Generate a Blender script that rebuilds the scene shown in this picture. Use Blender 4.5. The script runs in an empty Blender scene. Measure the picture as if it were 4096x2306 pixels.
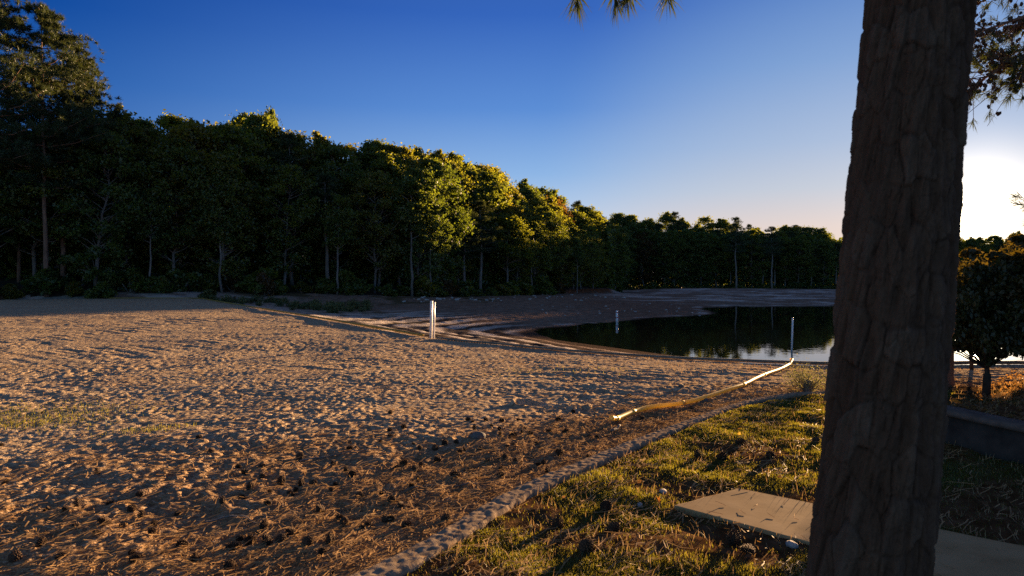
import bpy, math, random
import numpy as np
from mathutils import Vector

R = np.random.default_rng(11)
random.seed(5)
S = bpy.context.scene
COL = S.collection
F, HOR, CX, EYE = 683.0, 278.0, 512.0, 1.65
SUN_AZ = math.radians(34.2)
SUN_EL = math.radians(4.4)
SDIR = np.array([math.sin(SUN_AZ) * math.cos(SUN_EL), math.cos(SUN_AZ) * math.cos(SUN_EL), math.sin(SUN_EL)])
ZW = -2.55                                    # lake level


# ------------------------------------------------------------------ helpers
def mesh_np(name, V, quads=None, tris=None):
    V = np.asarray(V, dtype=np.float32)
    me = bpy.data.meshes.new(name)
    me.vertices.add(len(V)); me.vertices.foreach_set('co', V.ravel())
    q = np.zeros((0, 4), np.int32) if quads is None or len(quads) == 0 else np.asarray(quads, np.int32)
    t = np.zeros((0, 3), np.int32) if tris is None or len(tris) == 0 else np.asarray(tris, np.int32)
    idx = np.concatenate([q.ravel(), t.ravel()])
    me.loops.add(len(idx)); me.loops.foreach_set('vertex_index', idx)
    st = np.concatenate([np.arange(len(q)) * 4, len(q) * 4 + np.arange(len(t)) * 3]).astype(np.int32)
    me.polygons.add(len(st)); me.polygons.foreach_set('loop_start', st)
    me.update(calc_edges=True)
    return me


def smooth(me, on=True):
    me.polygons.foreach_set('use_smooth', np.full(len(me.polygons), on))
    me.update()
    return me


def attr(me, name, vals):
    a = me.attributes.new(name, 'FLOAT', 'POINT')
    a.data.foreach_set('value', np.asarray(vals, np.float32))


def obj(name, me, mat=None, parent=None, label=None, cat=None, group=None, kind=None, loc=None):
    o = bpy.data.objects.new(name, me); COL.objects.link(o)
    if mat is not None and me is not None and len(me.materials) == 0:
        me.materials.append(mat)
    if parent is not None: o.parent = parent
    tag(o, label, cat, group, kind)
    if loc is not None: o.location = loc
    return o


def tag(o, label=None, cat=None, group=None, kind=None):
    if label: o['label'] = label
    if cat: o['category'] = cat
    if group: o['group'] = group
    if kind: o['kind'] = kind


class MB:
    def __init__(s): s.V = []; s.Q = []; s.T = []; s.n = 0
    def add(s, V, Q=None, T=None):
        V = np.asarray(V, float)
        if Q is not None and len(Q): s.Q.append(np.asarray(Q, int) + s.n)
        if T is not None and len(T): s.T.append(np.asarray(T, int) + s.n)
        s.V.append(V); s.n += len(V)
    def tube(s, P, rad, n=6, cap=True):
        P = np.asarray(P, float); m = len(P)
        rad = np.broadcast_to(np.asarray(rad, float), (m,))
        T = np.gradient(P, axis=0); T /= np.linalg.norm(T, axis=1)[:, None] + 1e-9
        up = np.array([0, 0, 1.0]) if abs(T[:, 2]).mean() < .8 else np.array([1.0, 0, 0])
        A = np.cross(T, up); A /= np.linalg.norm(A, axis=1)[:, None] + 1e-9
        B = np.cross(T, A)
        a = np.arange(n) * 2 * math.pi / n
        V = P[:, None, :] + rad[:, None, None] * (np.cos(a)[None, :, None] * A[:, None, :] + np.sin(a)[None, :, None] * B[:, None, :])
        i = np.arange(m - 1)[:, None] * n; j = np.arange(n)[None, :]; k = (j + 1) % n
        Q = np.stack([i + j, i + k, i + n + k, i + n + j], -1).reshape(-1, 4)
        V = V.reshape(-1, 3); Tt = []
        if cap:
            b = len(V); V = np.vstack([V, P[0], P[-1]])
            for q in range(n):
                Tt.append([b, (q + 1) % n, q]); Tt.append([b + 1, (m - 1) * n + q, (m - 1) * n + (q + 1) % n])
        s.add(V, Q, Tt)
    def box(s, c, size, rz=0, bev=0):
        x, y, z = [v / 2 for v in size]
        b = bev
        ring = [(-x + b, -y), (x - b, -y), (x, -y + b), (x, y - b), (x - b, y), (-x + b, y), (-x, y - b), (-x, -y + b)] if b else [(-x, -y), (x, -y), (x, y), (-x, y)]
        n = len(ring); V = []
        lv = [(-z, 1), (z - b, 1), (z, 1 - (b / min(x, y)) if b else 1)] if b else [(-z, 1), (z, 1)]
        for zz, f in lv:
            for (u, v) in ring: V.append((u * f, v * f, zz))
        V = np.array(V, float); cz, sz = math.cos(rz), math.sin(rz)
        V = np.stack([V[:, 0] * cz - V[:, 1] * sz, V[:, 0] * sz + V[:, 1] * cz, V[:, 2]], 1) + np.array(c)
        Q = []; T = []
        for l in range(len(lv) - 1):
            for j in range(n): Q.append([l * n + j, l * n + (j + 1) % n, (l + 1) * n + (j + 1) % n, (l + 1) * n + j])
        top = (len(lv) - 1) * n
        for j in range(1, n - 1): T.append([top, top + j, top + j + 1]); T.append([0, j + 1, j])
        s.add(V, Q, T)
    def mesh(s, name, sm=False):
        me = mesh_np(name, np.vstack(s.V), np.vstack(s.Q) if s.Q else None, np.vstack(s.T) if s.T else None)
        return smooth(me) if sm else me


def hsh(ix, iy, seed):
    h = (ix.astype(np.int64) * 374761393 + iy.astype(np.int64) * 668265263 + seed * 1442695041) & 0xFFFFFFFF
    h = ((h ^ (h >> 13)) * 1274126177) & 0xFFFFFFFF
    h = ((h ^ (h >> 16)) * 2246822519) & 0xFFFFFFFF
    return ((h ^ (h >> 15)) & 0xFFFFFF) / float(0x1000000)


def perlin(x, y, seed=0):
    x = np.asarray(x, float); y = np.asarray(y, float)
    ix = np.floor(x); iy = np.floor(y); fx = x - ix; fy = y - iy
    u = fx * fx * fx * (fx * (fx * 6 - 15) + 10); v = fy * fy * fy * (fy * (fy * 6 - 15) + 10)
    def g(dx, dy):
        a = hsh(ix + dx, iy + dy, seed) * 2 * math.pi
        return np.cos(a) * (fx - dx) + np.sin(a) * (fy - dy)
    a = g(0, 0) * (1 - u) + g(1, 0) * u
    b = g(0, 1) * (1 - u) + g(1, 1) * u
    return (a * (1 - v) + b * v) * 1.5


def fbm(x, y, seed=0, o=4):
    r = 0; a = 1; f = 1
    for i in range(o):
        r = r + a * perlin(x * f, y * f, seed + i * 17); a *= .5; f *= 2.03
    return r


def worley(x, y, seed=0):
    ix = np.floor(x); iy = np.floor(y)
    f1 = np.full(x.shape, 9.0); f2 = np.full(x.shape, 9.0); cid = np.zeros(x.shape)
    for dx in (-1, 0, 1):
        for dy in (-1, 0, 1):
            cx = ix + dx; cy = iy + dy
            px = cx + .1 + .8 * hsh(cx, cy, seed); py = cy + .1 + .8 * hsh(cx, cy, seed + 9)
            d = np.hypot(x - px, y - py); c = hsh(cx, cy, seed + 23)
            near = d < f1
            f2 = np.where(near, f1, np.minimum(f2, d)); cid = np.where(near, c, cid); f1 = np.minimum(f1, d)
    return f1, f2, cid


def sst(a, b, x):
    t = np.clip((np.asarray(x, float) - a) / (b - a), 0, 1)
    return t * t * (3 - 2 * t)


def densify(pts, step=.25, sig=1.0):
    p = np.array(pts, float); x = np.arange(p[0, 0], p[-1, 0], step)
    y = np.interp(x, p[:, 0], p[:, 1]); n = int(3 * sig / step)
    k = np.exp(-.5 * (np.arange(-n, n + 1) * step / sig) ** 2); k /= k.sum()
    yp = np.concatenate([np.full(n, y[0]), y, np.full(n, y[-1])])
    return x, np.convolve(yp, k, 'valid')


_thin = {}


def sdist(x, y, cx, cy):                       # signed distance to the curve y(x), positive beyond it
    key = id(cx)
    if key not in _thin:                       # thin the dense curve to the vertices that matter
        keep = [0]; i = 0
        while i < len(cx) - 1:
            j = i + 1
            while j < len(cx) - 1 and j - i < 4000:
                t = (cx[i:j + 1] - cx[i]) / (cx[j + 1] - cx[i]); yy = cy[i] + t * (cy[j + 1] - cy[i])
                if np.abs(yy - cy[i:j + 1]).max() > .035: break
                j += 1
            keep.append(j); i = j
        _thin[key] = (cx, cx[keep], cy[keep])
    _, px_, py_ = _thin[key]
    x = np.asarray(x, float); y = np.asarray(y, float); d = np.full(x.shape, 1e9)
    for k in range(len(px_) - 1):
        ax, ay, vx, vy = px_[k], py_[k], px_[k + 1] - px_[k], py_[k + 1] - py_[k]
        t = np.clip(((x - ax) * vx + (y - ay) * vy) / (vx * vx + vy * vy), 0, 1)
        d = np.minimum(d, np.hypot(x - ax - t * vx, y - ay - t * vy))
    return np.where(y > np.interp(x, cx, cy), d, -d)


# ------------------------------------------------------------------ terrain
CURB = [(-14, -14), (-6, -3), (-4, -.3), (-2.2, 1.9), (-.72, 3.78), (.04, 5.15), (.62, 5.95), (1.22, 6.75), (2.12, 7.88), (3.0, 8.95), (3.9, 9.65), (5.2, 10.15), (7.5, 10.6), (14, 11), (60, 4)]
ccx, ccy = densify(CURB, .05, .25)


def zbeach(x, y):
    c = sdist(x, y, ccx, ccy)
    return -.05 - .55 * sst(-1, 14, c)


def ground_at(px, py, fn, d0=20.):
    d = d0
    for i in range(40):
        x = (px - CX) / F * d
        z = float(fn(np.array(x), np.array(d)))
        d = .5 * d + .5 * (EYE - z) * F / (py - HOR)
    return x, d


EDGE_PX = [(-140, 301), (0, 299.6), (100, 298.6), (199, 298.6), (278, 312), (357, 325), (431, 338.7), (517, 346), (596, 354), (676, 361), (735, 363), (793, 364), (830, 367)]
EDGE = [(-160, 95)] + [ground_at(a, b, zbeach) for a, b in EDGE_PX] + [(10.5, 14.6), (15, 13.6), (30, 9.5), (80, -10)]
ecx, ecy = densify(EDGE, .1, .9)
FOREST = [(-200, 60), (-110, 64), (-60, 70), (-48, 75), (-37.5, 83), (-23, 92), (-11.8, 100), (1.6, 126), (16.0, 152), (26.0, 168), (28.5, 172), (30.5, 224), (60, 226), (105, 232), (150, 258), (200, 302), (260, 322), (500, 335)]
fcx, fcy = densify(FOREST, .25, .8)
LAKE = np.array([(0.7, 51), (2.3, 57), (7.7, 62), (14.5, 71.7), (19.6, 75), (23.4, 79), (25.2, 86), (25.7, 92), (28.5, 99), (38, 103), (49, 103), (75, 120), (120, 185), (185, 280), (240, 262), (270, 150), (200, 30), (90, 2), (60, 11), (35, 17), (20, 22), (12, 28), (7.7, 33), (5.8, 35.5), (3.7, 39), (1.6, 44)], float)


def lake_dist(x, y):
    d = np.full(x.shape, 1e9); ins = np.zeros(x.shape, bool); n = len(LAKE)
    for i in range(n):
        ax, ay = LAKE[i]; bx, by = LAKE[(i + 1) % n]
        vx, vy = bx - ax, by - ay
        t = np.clip(((x - ax) * vx + (y - ay) * vy) / (vx * vx + vy * vy), 0, 1)
        d = np.minimum(d, np.hypot(x - ax - t * vx, y - ay - t * vy))
        cr = ((ay > y) != (by > y)) & (x < (bx - ax) * (y - ay) / (by - ay + 1e-12) + ax)
        ins ^= cr
    return np.where(ins, -d, d)


WALL = [(4.28, 7.35), (4.42, 6.8), (4.58, 6.2), (4.95, 5.2), (5.5, 3.9), (6.4, 2.2), (7.6, .2)]
_wy = np.array([p[1] for p in WALL][::-1]); _wx = np.array([p[0] for p in WALL][::-1])


def wall_x(y): return np.where(y > 7.35, 4.28 + (y - 7.35) * .9, np.interp(y, _wy, _wx))


def forest_dist(x, y):
    d = np.full(x.shape, 1e9)
    for (ax, ay), (bx, by) in zip(FOREST[:-1], FOREST[1:]):
        vx, vy = bx - ax, by - ay
        t = np.clip(((x - ax) * vx + (y - ay) * vy) / (vx * vx + vy * vy), 0, 1)
        d = np.minimum(d, np.hypot(x - ax - t * vx, y - ay - t * vy))
    return np.where(y > np.interp(x, [p[0] for p in FOREST], [p[1] for p in FOREST]), d, -d)


def terrain(x, y, detail=True, info=False):
    x = np.asarray(x, float); y = np.asarray(y, float)
    c = sdist(x, y, ccx, ccy); s = sdist(x, y, ecx, ecy); f = forest_dist(x, y)
    w = lake_dist(x, y)
    zb = -.05 - .55 * sst(-1, 14, c)
    z = zb * sst(-.12, .12, c)
    lawn = 1 - sst(-.1, .1, c)
    xw = x - wall_x(y)
    terr = np.where(y > 7.35, sst(.1, 2.2, xw), sst(.08, .2, xw)) * (1 - sst(9.5, 12.5, y))
    z = z + .3 * terr * (1 - .0 * x)
    # beyond the beach edge
    zs = zb - .04 - .115 * np.maximum(s, 0) - .18 * sst(0, 1.2, s)
    bed = ZW + np.where(w > 0, .05 * np.minimum(w, 10) + .016 * np.clip(w - 10, 0, 60), .08 * w)
    bed = np.maximum(bed, ZW - 2.5)
    zo = np.maximum(zs, bed) + .12 * np.exp(-((zs - bed) / .5) ** 2)
    z = np.where(s > 0, zo, z)
    zF = np.interp(x, [-160, -54, -37, -23, -12, 1.5, 24, 31, 100, 200, 400], [.8, .3, 0, -.5, -1.1, -1.5, -1.9, -2.25, -2.3, -2.0, -2])
    wd = np.interp(x, [-60, -30, -12, 10], [6, 9, 18, 20]) * np.where(x > 25, 1.5, 1)
    k = sst(0, 1, (f + wd) / wd) * (s > 0) * sst(0, 3, s)
    z = z * (1 - k) + zF * k
    red = sst(8, 13, x) * (1 - sst(23, 26, x)) * sst(-1.5, -.2, f + .8 * perlin(x * .4, y * .4, 71)) * (1 - sst(1.5, 3, f))
    z = z + sst(-.8, .4, f + .8 * perlin(x * .4, y * .4, 71)) * .8 * sst(8, 13, x) * (1 - sst(24, 27, x))
    slope = np.interp(x, [-200, 0, 24, 32, 400], [.12, .10, .06, .03, .03])
    z = z + np.clip(f, 0, 60) * slope
    # half-buried ring of sand
    rx, ry = RING
    rr = np.hypot((x - rx), (y - ry)); an = np.arctan2(y - ry, x - rx)
    ringm = np.exp(-((rr - .26) / .04) ** 2) * (.5 + .5 * np.cos(an - 2.9)) ** 1.2
    beach = (c > 0) & (s <= .2)
    if detail:
        r = np.hypot(x, y)
        m = sst(.05, .5, c) * (1 - sst(-.5, .1, s))
        wx = x + .15 * perlin(x * 1.1, y * 1.1, 3); wy = y + .15 * perlin(x * 1.1, y * 1.1, 4)
        b = .0075 * perlin(wx / .42, wy / .42, 1) + .0135 * perlin(wx / .085, wy / .11, 2) * (.7 + .6 * sst(-.3, .4, perlin(x / 1.9, y / 1.9, 36))) + .013 * perlin(x / .85, y / .85, 35) * (1 - sst(7, 14, r)) + .018 * perlin(x / 1.3, y / 1.3, 5)
        f1, f2, cid = worley(wx / .18, wy / .20, 31)                       # footprints
        b = b - .020 * np.exp(-(f1 / .36) ** 2) * (cid > .5) * (.4 + 1.2 * sst(-.2, .4, perlin(x / 2.3, y / 2.3, 32)))
        b = b + .006 * perlin(x / .06, y / .07, 6) * (1 - sst(12, 26, r))
        ca, sa = math.cos(math.radians(-38)), math.sin(math.radians(-38))   # raked lines
        b = b + .020 * perlin((x * ca + y * sa) / 3.2, (-x * sa + y * ca) / .32, 8) * sst(-.1, .4, perlin(x / 5, y / 5, 9))
        b = b * (1 + .35 * perlin(x / 4, y / 4, 12))
        z = z + m * (b + .05 * fbm(x / 6, y / 6, 7, 2))
        z = z + m * (.09 * ringm - .07 * np.exp(-(rr / .2) ** 2))
        lm = lawn * (r < 30)
        z = z + lm * (.022 * perlin(x / .5, y / .5, 14) + .012 * perlin(x / .17, y / .17, 15) + .02 * perlin(x / 1.7, y / 1.7, 16))
        om = sst(0, 1.0, s) * (1 - sst(0, 4, f))
        z = z + om * (.05 * perlin(x / 1.2, y / 1.2, 18) + .03 * perlin(x / .5, y / .5, 19) + .10 * perlin(x / 5, y / 5, 20)) * sst(-3, 3, w)
        z = z + sst(0, 3, s) * (1 - sst(15, 25, s)) * sst(.5, 5, w) * (1 - sst(20, 30, w)) * .055 * np.sin(2 * math.pi * (w + 1.2 * perlin(x / 7, y / 7, 22)) / 2.6) * (1 - sst(8, 14, x))
        z = z + sst(0, 5, f) * .4 * fbm(x / 6, y / 6, 25, 2)
    if info: return z, c, s, f, w, red, terr
    return z


RING = ground_at(531, 404, zbeach, 10)


def H(x, y): return float(terrain(np.array([x]), np.array([y]))[0])


def hit(px, py, d0=None):
    """point of the finished ground that lies under a picture position"""
    dd = np.exp(np.linspace(math.log(1.5), math.log(330), 5200))
    xs = (px - CX) / F * dd; zr = EYE - (py - HOR) / F * dd
    zz = terrain(xs, dd, detail=False)
    i = np.argmax(zr <= zz)
    return float(xs[i]), float(dd[i]), H(xs[i], dd[i])


def P(px, py, d): return np.array([(px - CX) / F * d, d, EYE - (py - HOR) / F * d])


# ------------------------------------------------------------------ materials
def newmat(name):
    m = bpy.data.materials.new(name); m.use_nodes = True
    nt = m.node_tree; nt.nodes.clear()
    out = nt.nodes.new('ShaderNodeOutputMaterial')
    return m, nt, out


def nd(nt, typ, **kw):
    n = nt.nodes.new(typ)
    for k, v in kw.items():
        if k in ('operation', 'blend_type', 'data_type', 'attribute_name', 'feature', 'noise_dimensions', 'distance', 'sky_type', 'clamp', 'use_clamp', 'vector_type', 'interpolation_type'):
            setattr(n, k, v)
        else:
            n.inputs[k.replace('_', ' ')].default_value = v
    return n


def lk(nt, a, b): nt.links.new(a, b)


def ramp(nt, fac, stops):
    r = nt.nodes.new('ShaderNodeValToRGB'); e = r.color_ramp.elements
    while len(e) < len(stops): e.new(.5)
    for el, (p, c) in zip(e, stops):
        el.position = p; el.color = (*c, 1) if len(c) == 3 else c
    if fac is not None: lk(nt, fac, r.inputs[0])
    return r


def mixc(nt, fac, a, b, mode='MIX'):
    m = nt.nodes.new('ShaderNodeMix'); m.data_type = 'RGBA'; m.blend_type = mode
    for sock, v in ((m.inputs[0], fac), (m.inputs[6], a), (m.inputs[7], b)):
        if hasattr(v, 'is_linked') or hasattr(v, 'links'): lk(nt, v, sock)
        elif isinstance(v, (int, float)): sock.default_value = v
        else: sock.default_value = (*v, 1)
    return m.outputs[2]


def pos(nt): return nt.nodes.new('ShaderNodeNewGeometry').outputs['Position']


def noise(nt, vec, scale, detail=4, rough=.55, stretch=None):
    if stretch:
        mp = nt.nodes.new('ShaderNodeMapping'); mp.inputs['Scale'].default_value = stretch
        lk(nt, vec, mp.inputs[0]); vec = mp.outputs[0]
    n = nd(nt, 'ShaderNodeTexNoise', Scale=scale, Detail=detail, Roughness=rough)
    lk(nt, vec, n.inputs['Vector']); return n.outputs['Fac']


def bump(nt, h, strength, dist):
    b = nd(nt, 'ShaderNodeBump', Strength=strength, Distance=dist); lk(nt, h, b.inputs['Height']); return b.outputs[0]


def simple(name, stops, scale=8, rough=.8, bs=.4, bd=.01, detail=5, spec=.3, stretch=None, objco=False):
    m, nt, out = newmat(name)
    v = nt.nodes.new('ShaderNodeTexCoord').outputs['Object'] if objco else pos(nt)
    n = noise(nt, v, scale, detail, .6, stretch)
    r = ramp(nt, n, stops)
    p = nd(nt, 'ShaderNodeBsdfPrincipled', Roughness=rough)
    p.inputs['Specular IOR Level'].default_value = spec
    lk(nt, r.outputs[0], p.inputs['Base Color'])
    if bs: lk(nt, bump(nt, n, bs, bd), p.inputs['Normal'])
    lk(nt, p.outputs[0], out.inputs[0]); return m


def leafmat(name, dark, light, trans, tw=.5, scale=.35, rnd=.35, objco=True, alt=None):
    """thin leaf: diffuse + translucent, colour drifting from clump to clump and tree to tree"""
    m, nt, out = newmat(name)
    v = pos(nt)
    n = noise(nt, v, scale, 3, .6)
    oi = nt.nodes.new('ShaderNodeObjectInfo')
    base = ramp(nt, n, [(.3, dark), (.7, light)]).outputs[0]
    tr = mixc(nt, n, tuple(c * .7 for c in trans), trans)
    if alt:
        base = mixc(nt, ramp(nt, oi.outputs['Random'], [(.0, (0, 0, 0)), (1, (1, 1, 1))]).outputs[0], base, alt[0])
        tr = mixc(nt, oi.outputs['Random'], tr, alt[1])
    d = nt.nodes.new('ShaderNodeBsdfDiffuse'); t = nt.nodes.new('ShaderNodeBsdfTranslucent')
    g = nd(nt, 'ShaderNodeBsdfGlossy', Roughness=.45)
    lk(nt, base, d.inputs[0]); lk(nt, tr, t.inputs[0])
    mx = nd(nt, 'ShaderNodeMixShader', Fac=tw); lk(nt, d.outputs[0], mx.inputs[1]); lk(nt, t.outputs[0], mx.inputs[2])
    m2 = nd(nt, 'ShaderNodeMixShader', Fac=.03); lk(nt, mx.outputs[0], m2.inputs[1]); lk(nt, g.outputs[0], m2.inputs[2])
    lk(nt, m2.outputs[0], out.inputs[0]); return m


def sand_mat():
    m, nt, out = newmat('beach sand')
    v = pos(nt)
    fine = noise(nt, v, 55, 4, .7); mid = noise(nt, v, 5, 4, .6); big = noise(nt, v, .45, 3, .5)
    col = ramp(nt, mid, [(.3, (.36, .26, .16)), (.55, (.54, .415, .265)), (.75, (.64, .52, .37))]).outputs[0]
    a = nd(nt, 'ShaderNodeAttribute', attribute_name='litter')
    # pine litter bits and stained sand
    sp = noise(nt, v, 26, 3, .7, (1.0, 2.6, 1))
    th = nd(nt, 'ShaderNodeMath', operation='MULTIPLY_ADD'); th.inputs[1].default_value = .22; th.inputs[2].default_value = -.03
    lk(nt, a.outputs['Fac'], th.inputs[0])
    ad = nd(nt, 'ShaderNodeMath', operation='ADD'); lk(nt, th.outputs[0], ad.inputs[0]); lk(nt, sp, ad.inputs[1])
    lit = ramp(nt, ad.outputs[0], [(.54, (0, 0, 0)), (.66, (1, 1, 1))]).outputs[0]
    lcol = ramp(nt, fine, [(.3, (.15, .08, .037)), (.7, (.34, .21, .10))]).outputs[0]
    col = mixc(nt, lit, col, lcol)
    col = mixc(nt, ramp(nt, big, [(.35, (0, 0, 0)), (.7, (.35, .35, .35))]).outputs[0], col, (.33, .23, .16))
    p = nd(nt, 'ShaderNodeBsdfPrincipled', Roughness=1.0); p.inputs['Specular IOR Level'].default_value = .0
    lk(nt, col, p.inputs['Base Color'])
    h = nd(nt, 'ShaderNodeMath', operation='MULTIPLY_ADD'); h.inputs[1].default_value = .35
    h2 = noise(nt, v, 14, 4, .65)
    lk(nt, fine, h.inputs[0]); lk(nt, h2, h.inputs[2])
    b1 = nd(nt, 'ShaderNodeBump', Strength=1.0, Distance=.09); lk(nt, noise(nt, v, 8.0, 3, .6), b1.inputs['Height'])
    b2 = nd(nt, 'ShaderNodeBump', Strength=.8, Distance=.03); lk(nt, h.outputs[0], b2.inputs['Height']); lk(nt, b1.outputs[0], b2.inputs['Normal'])
    lk(nt, b2.outputs[0], p.inputs['Normal'])
    lk(nt, p.outputs[0], out.inputs[0]); return m


def lawn_mat():
    m, nt, out = newmat('lawn soil')
    v = pos(nt)
    n = noise(nt, v, 6, 5, .65); f = noise(nt, v, 60, 3, .7)
    col = ramp(nt, n, [(.3, (.050, .026, .012)), (.5, (.10, .055, .028)), (.7, (.20, .125, .07))]).outputs[0]
    col = mixc(nt, ramp(nt, f, [(.45, (0, 0, 0)), (.7, (.6, .6, .6))]).outputs[0], col, (.16, .085, .03))
    g = nd(nt, 'ShaderNodeAttribute', attribute_name='green')
    col = mixc(nt, g.outputs['Fac'], col, (.055, .065, .016))
    p = nd(nt, 'ShaderNodeBsdfPrincipled', Roughness=1.0); p.inputs['Specular IOR Level'].default_value = .0
    lk(nt, col, p.inputs['Base Color'])
    h = nd(nt, 'ShaderNodeMath', operation='ADD'); lk(nt, n, h.inputs[0]); lk(nt, f, h.inputs[1])
    lk(nt, bump(nt, h.outputs[0], .8, .04), p.inputs['Normal'])
    lk(nt, p.outputs[0], out.inputs[0]); return m


def bed_mat():
    m, nt, out = newmat('exposed lake bed')
    v = pos(nt)
    n = noise(nt, v, 1.3, 5, .65); f = noise(nt, v, 7, 4, .7); pb = noise(nt, v, 2.6, 2, .5)
    col = ramp(nt, n, [(.3, (.14, .090, .062)), (.55, (.26, .178, .126)), (.75, (.35, .25, .185))]).outputs[0]
    col = mixc(nt, ramp(nt, f, [(.55, (0, 0, 0)), (.75, (.3, .3, .3))]).outputs[0], col, (.26, .20, .16))
    a = nd(nt, 'ShaderNodeAttribute', attribute_name='sandy')
    sm = nd(nt, 'ShaderNodeMath', operation='MULTIPLY'); lk(nt, a.outputs['Fac'], sm.inputs[0])
    lk(nt, ramp(nt, f, [(.2, (.45, .45, .45)), (.6, (1, 1, 1))]).outputs[0], sm.inputs[1])
    col = mixc(nt, sm.outputs[0], col, (.58, .50, .42))
    b = nd(nt, 'ShaderNodeAttribute', attribute_name='red')
    col = mixc(nt, b.outputs['Fac'], col, ramp(nt, n, [(.3, (.10, .03, .012)), (.7, (.30, .11, .05))]).outputs[0])
    g = nd(nt, 'ShaderNodeAttribute', attribute_name='green')
    col = mixc(nt, g.outputs['Fac'], col, (.050, .050, .014))
    wt = nd(nt, 'ShaderNodeAttribute', attribute_name='wet')
    col = mixc(nt, wt.outputs['Fac'], col, (.028, .024, .02))
    p = nd(nt, 'ShaderNodeBsdfPrincipled', Roughness=1.0); p.inputs['Specular IOR Level'].default_value = .0
    lk(nt, col, p.inputs['Base Color'])
    h = nd(nt, 'ShaderNodeMath', operation='ADD'); lk(nt, n, h.inputs[0]); lk(nt, f, h.inputs[1])
    lk(nt, bump(nt, h.outputs[0], .8, .12), p.inputs['Normal'])
    lk(nt, p.outputs[0], out.inputs[0]); return m


def water_mat():
    m, nt, out = newmat('lake water')
    v = pos(nt)
    n = noise(nt, v, 1.6, 3, .55); n2 = noise(nt, v, .35, 2, .5)
    h = nd(nt, 'ShaderNodeMath', operation='ADD'); lk(nt, n, h.inputs[0]); lk(nt, n2, h.inputs[1])
    p = nd(nt, 'ShaderNodeBsdfPrincipled', Roughness=.012, IOR=1.34)
    p.inputs['Base Color'].default_value = (.008, .010, .006, 1)
    lk(nt, bump(nt, h.outputs[0], .05, .05), p.inputs['Normal'])
    lk(nt, p.outputs[0], out.inputs[0]); return m


M = {}
M['sand'] = sand_mat(); M['lawn'] = lawn_mat(); M['bed'] = bed_mat(); M['water'] = water_mat()
M['forest_floor'] = simple('forest floor', [(.3, (.02, .014, .008)), (.7, (.07, .045, .025))], 1.5, .95, .6, .1)
M['bark_far'] = simple('far bark', [(.3, (.10, .085, .07)), (.7, (.24, .205, .175))], 3, .9, .5, .03, stretch=(1, 1, .25))
M['bark_pine'] = simple('pine bark', [(.3, (.10, .055, .035)), (.7, (.30, .17, .11))], 4, .9, .5, .03, stretch=(1, 1, .3))
M['leaf_green'] = leafmat('broad leaf green', (.050, .076, .020), (.098, .132, .034), (.21, .27, .018), .45, .3, alt=((.075, .098, .02), (.34, .36, .018)))
M['leaf_yellow'] = leafmat('broad leaf yellowing', (.06, .080, .017), (.12, .132, .028), (.32, .35, .02), .48, .3, alt=((.105, .10, .02), (.42, .36, .018)))
M['leaf_rust'] = leafmat('broad leaf rusty', (.055, .038, .014), (.10, .062, .02), (.30, .16, .018), .45, .4)
M['needle'] = leafmat('pine needle', (.024, .044, .016), (.052, .082, .03), (.11, .13, .02), .28, .8)
M['leaf_weed'] = leafmat('weed leaf', (.10, .12, .045), (.19, .21, .085), (.26, .24, .06), .45, 1.2)
M['leaf_shrub'] = leafmat('lakeside shrub leaf', (.020, .026, .008), (.042, .05, .012), (.24, .19, .016), .15, 3, alt=((.032, .032, .01), (.30, .20, .02)))
M['straw'] = leafmat('fallen pine straw', (.24, .13, .05), (.56, .37, .17), (.50, .31, .11), .3, 6)
M['grass'] = leafmat('lawn grass', (.045, .060, .013), (.085, .10, .020), (.34, .30, .022), .5, 2.2)
M['dry'] = leafmat('dry grass', (.26, .17, .07), (.42, .30, .14), (.45, .28, .10), .4, 6)
M['fallen'] = leafmat('fallen leaf', (.13, .065, .022), (.26, .14, .05), (.34, .17, .04), .45, 7)
M['cone'] = simple('pine cone scale', [(.3, (.04, .022, .012)), (.7, (.12, .07, .038))], 40, .85, .3, .004, objco=True)
M['concrete'] = simple('old concrete', [(.28, (.18, .13, .085)), (.5, (.30, .225, .15)), (.72, (.40, .31, .215))], 22, 1, .5, .012, 7, spec=0)
M['slab'] = simple('path concrete', [(.25, (.27, .175, .08)), (.5, (.37, .25, .12)), (.75, (.44, .31, .16))], 3.2, .9, .25, .006, 7, spec=.03)
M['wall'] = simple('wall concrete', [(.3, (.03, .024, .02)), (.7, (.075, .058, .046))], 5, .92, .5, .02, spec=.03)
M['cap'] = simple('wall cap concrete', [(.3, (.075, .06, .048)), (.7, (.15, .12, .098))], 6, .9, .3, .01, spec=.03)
M['stone'] = simple('weathered stone', [(.3, (.25, .23, .21)), (.7, (.50, .47, .43))], 6, .9, .4, .02, objco=True)
M['darkstone'] = simple('dark stone', [(.3, (.08, .075, .07)), (.7, (.16, .15, .14))], 9, .9, .4, .02, objco=True)
M['white'] = simple('weathered white vinyl', [(.3, (.60, .59, .57)), (.7, (.80, .79, .77))], 6, .35, .05, .002, spec=.5, stretch=(1, 1, .2))
M['ink'] = simple('faded red marking', [(.3, (.12, .03, .03)), (.7, (.20, .06, .05))], 20, .7, 0)
M['blackink'] = simple('faded black numeral', [(.3, (.05, .05, .05)), (.7, (.10, .10, .10))], 20, .7, 0)
M['redband'] = simple('red band', [(.3, (.45, .05, .03)), (.7, (.55, .08, .05))], 20, .6, 0)
M['pipe'] = simple('yellow hose plastic', [(.3, (.82, .61, .10)), (.7, (.92, .72, .15))], 7, .5, .15, .004, 6, spec=.6)
M['pipe_grime'] = simple('grimy yellow rope plastic', [(.3, (.22, .15, .03)), (.7, (.36, .25, .05))], 5, .6, .2, .004)
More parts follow.
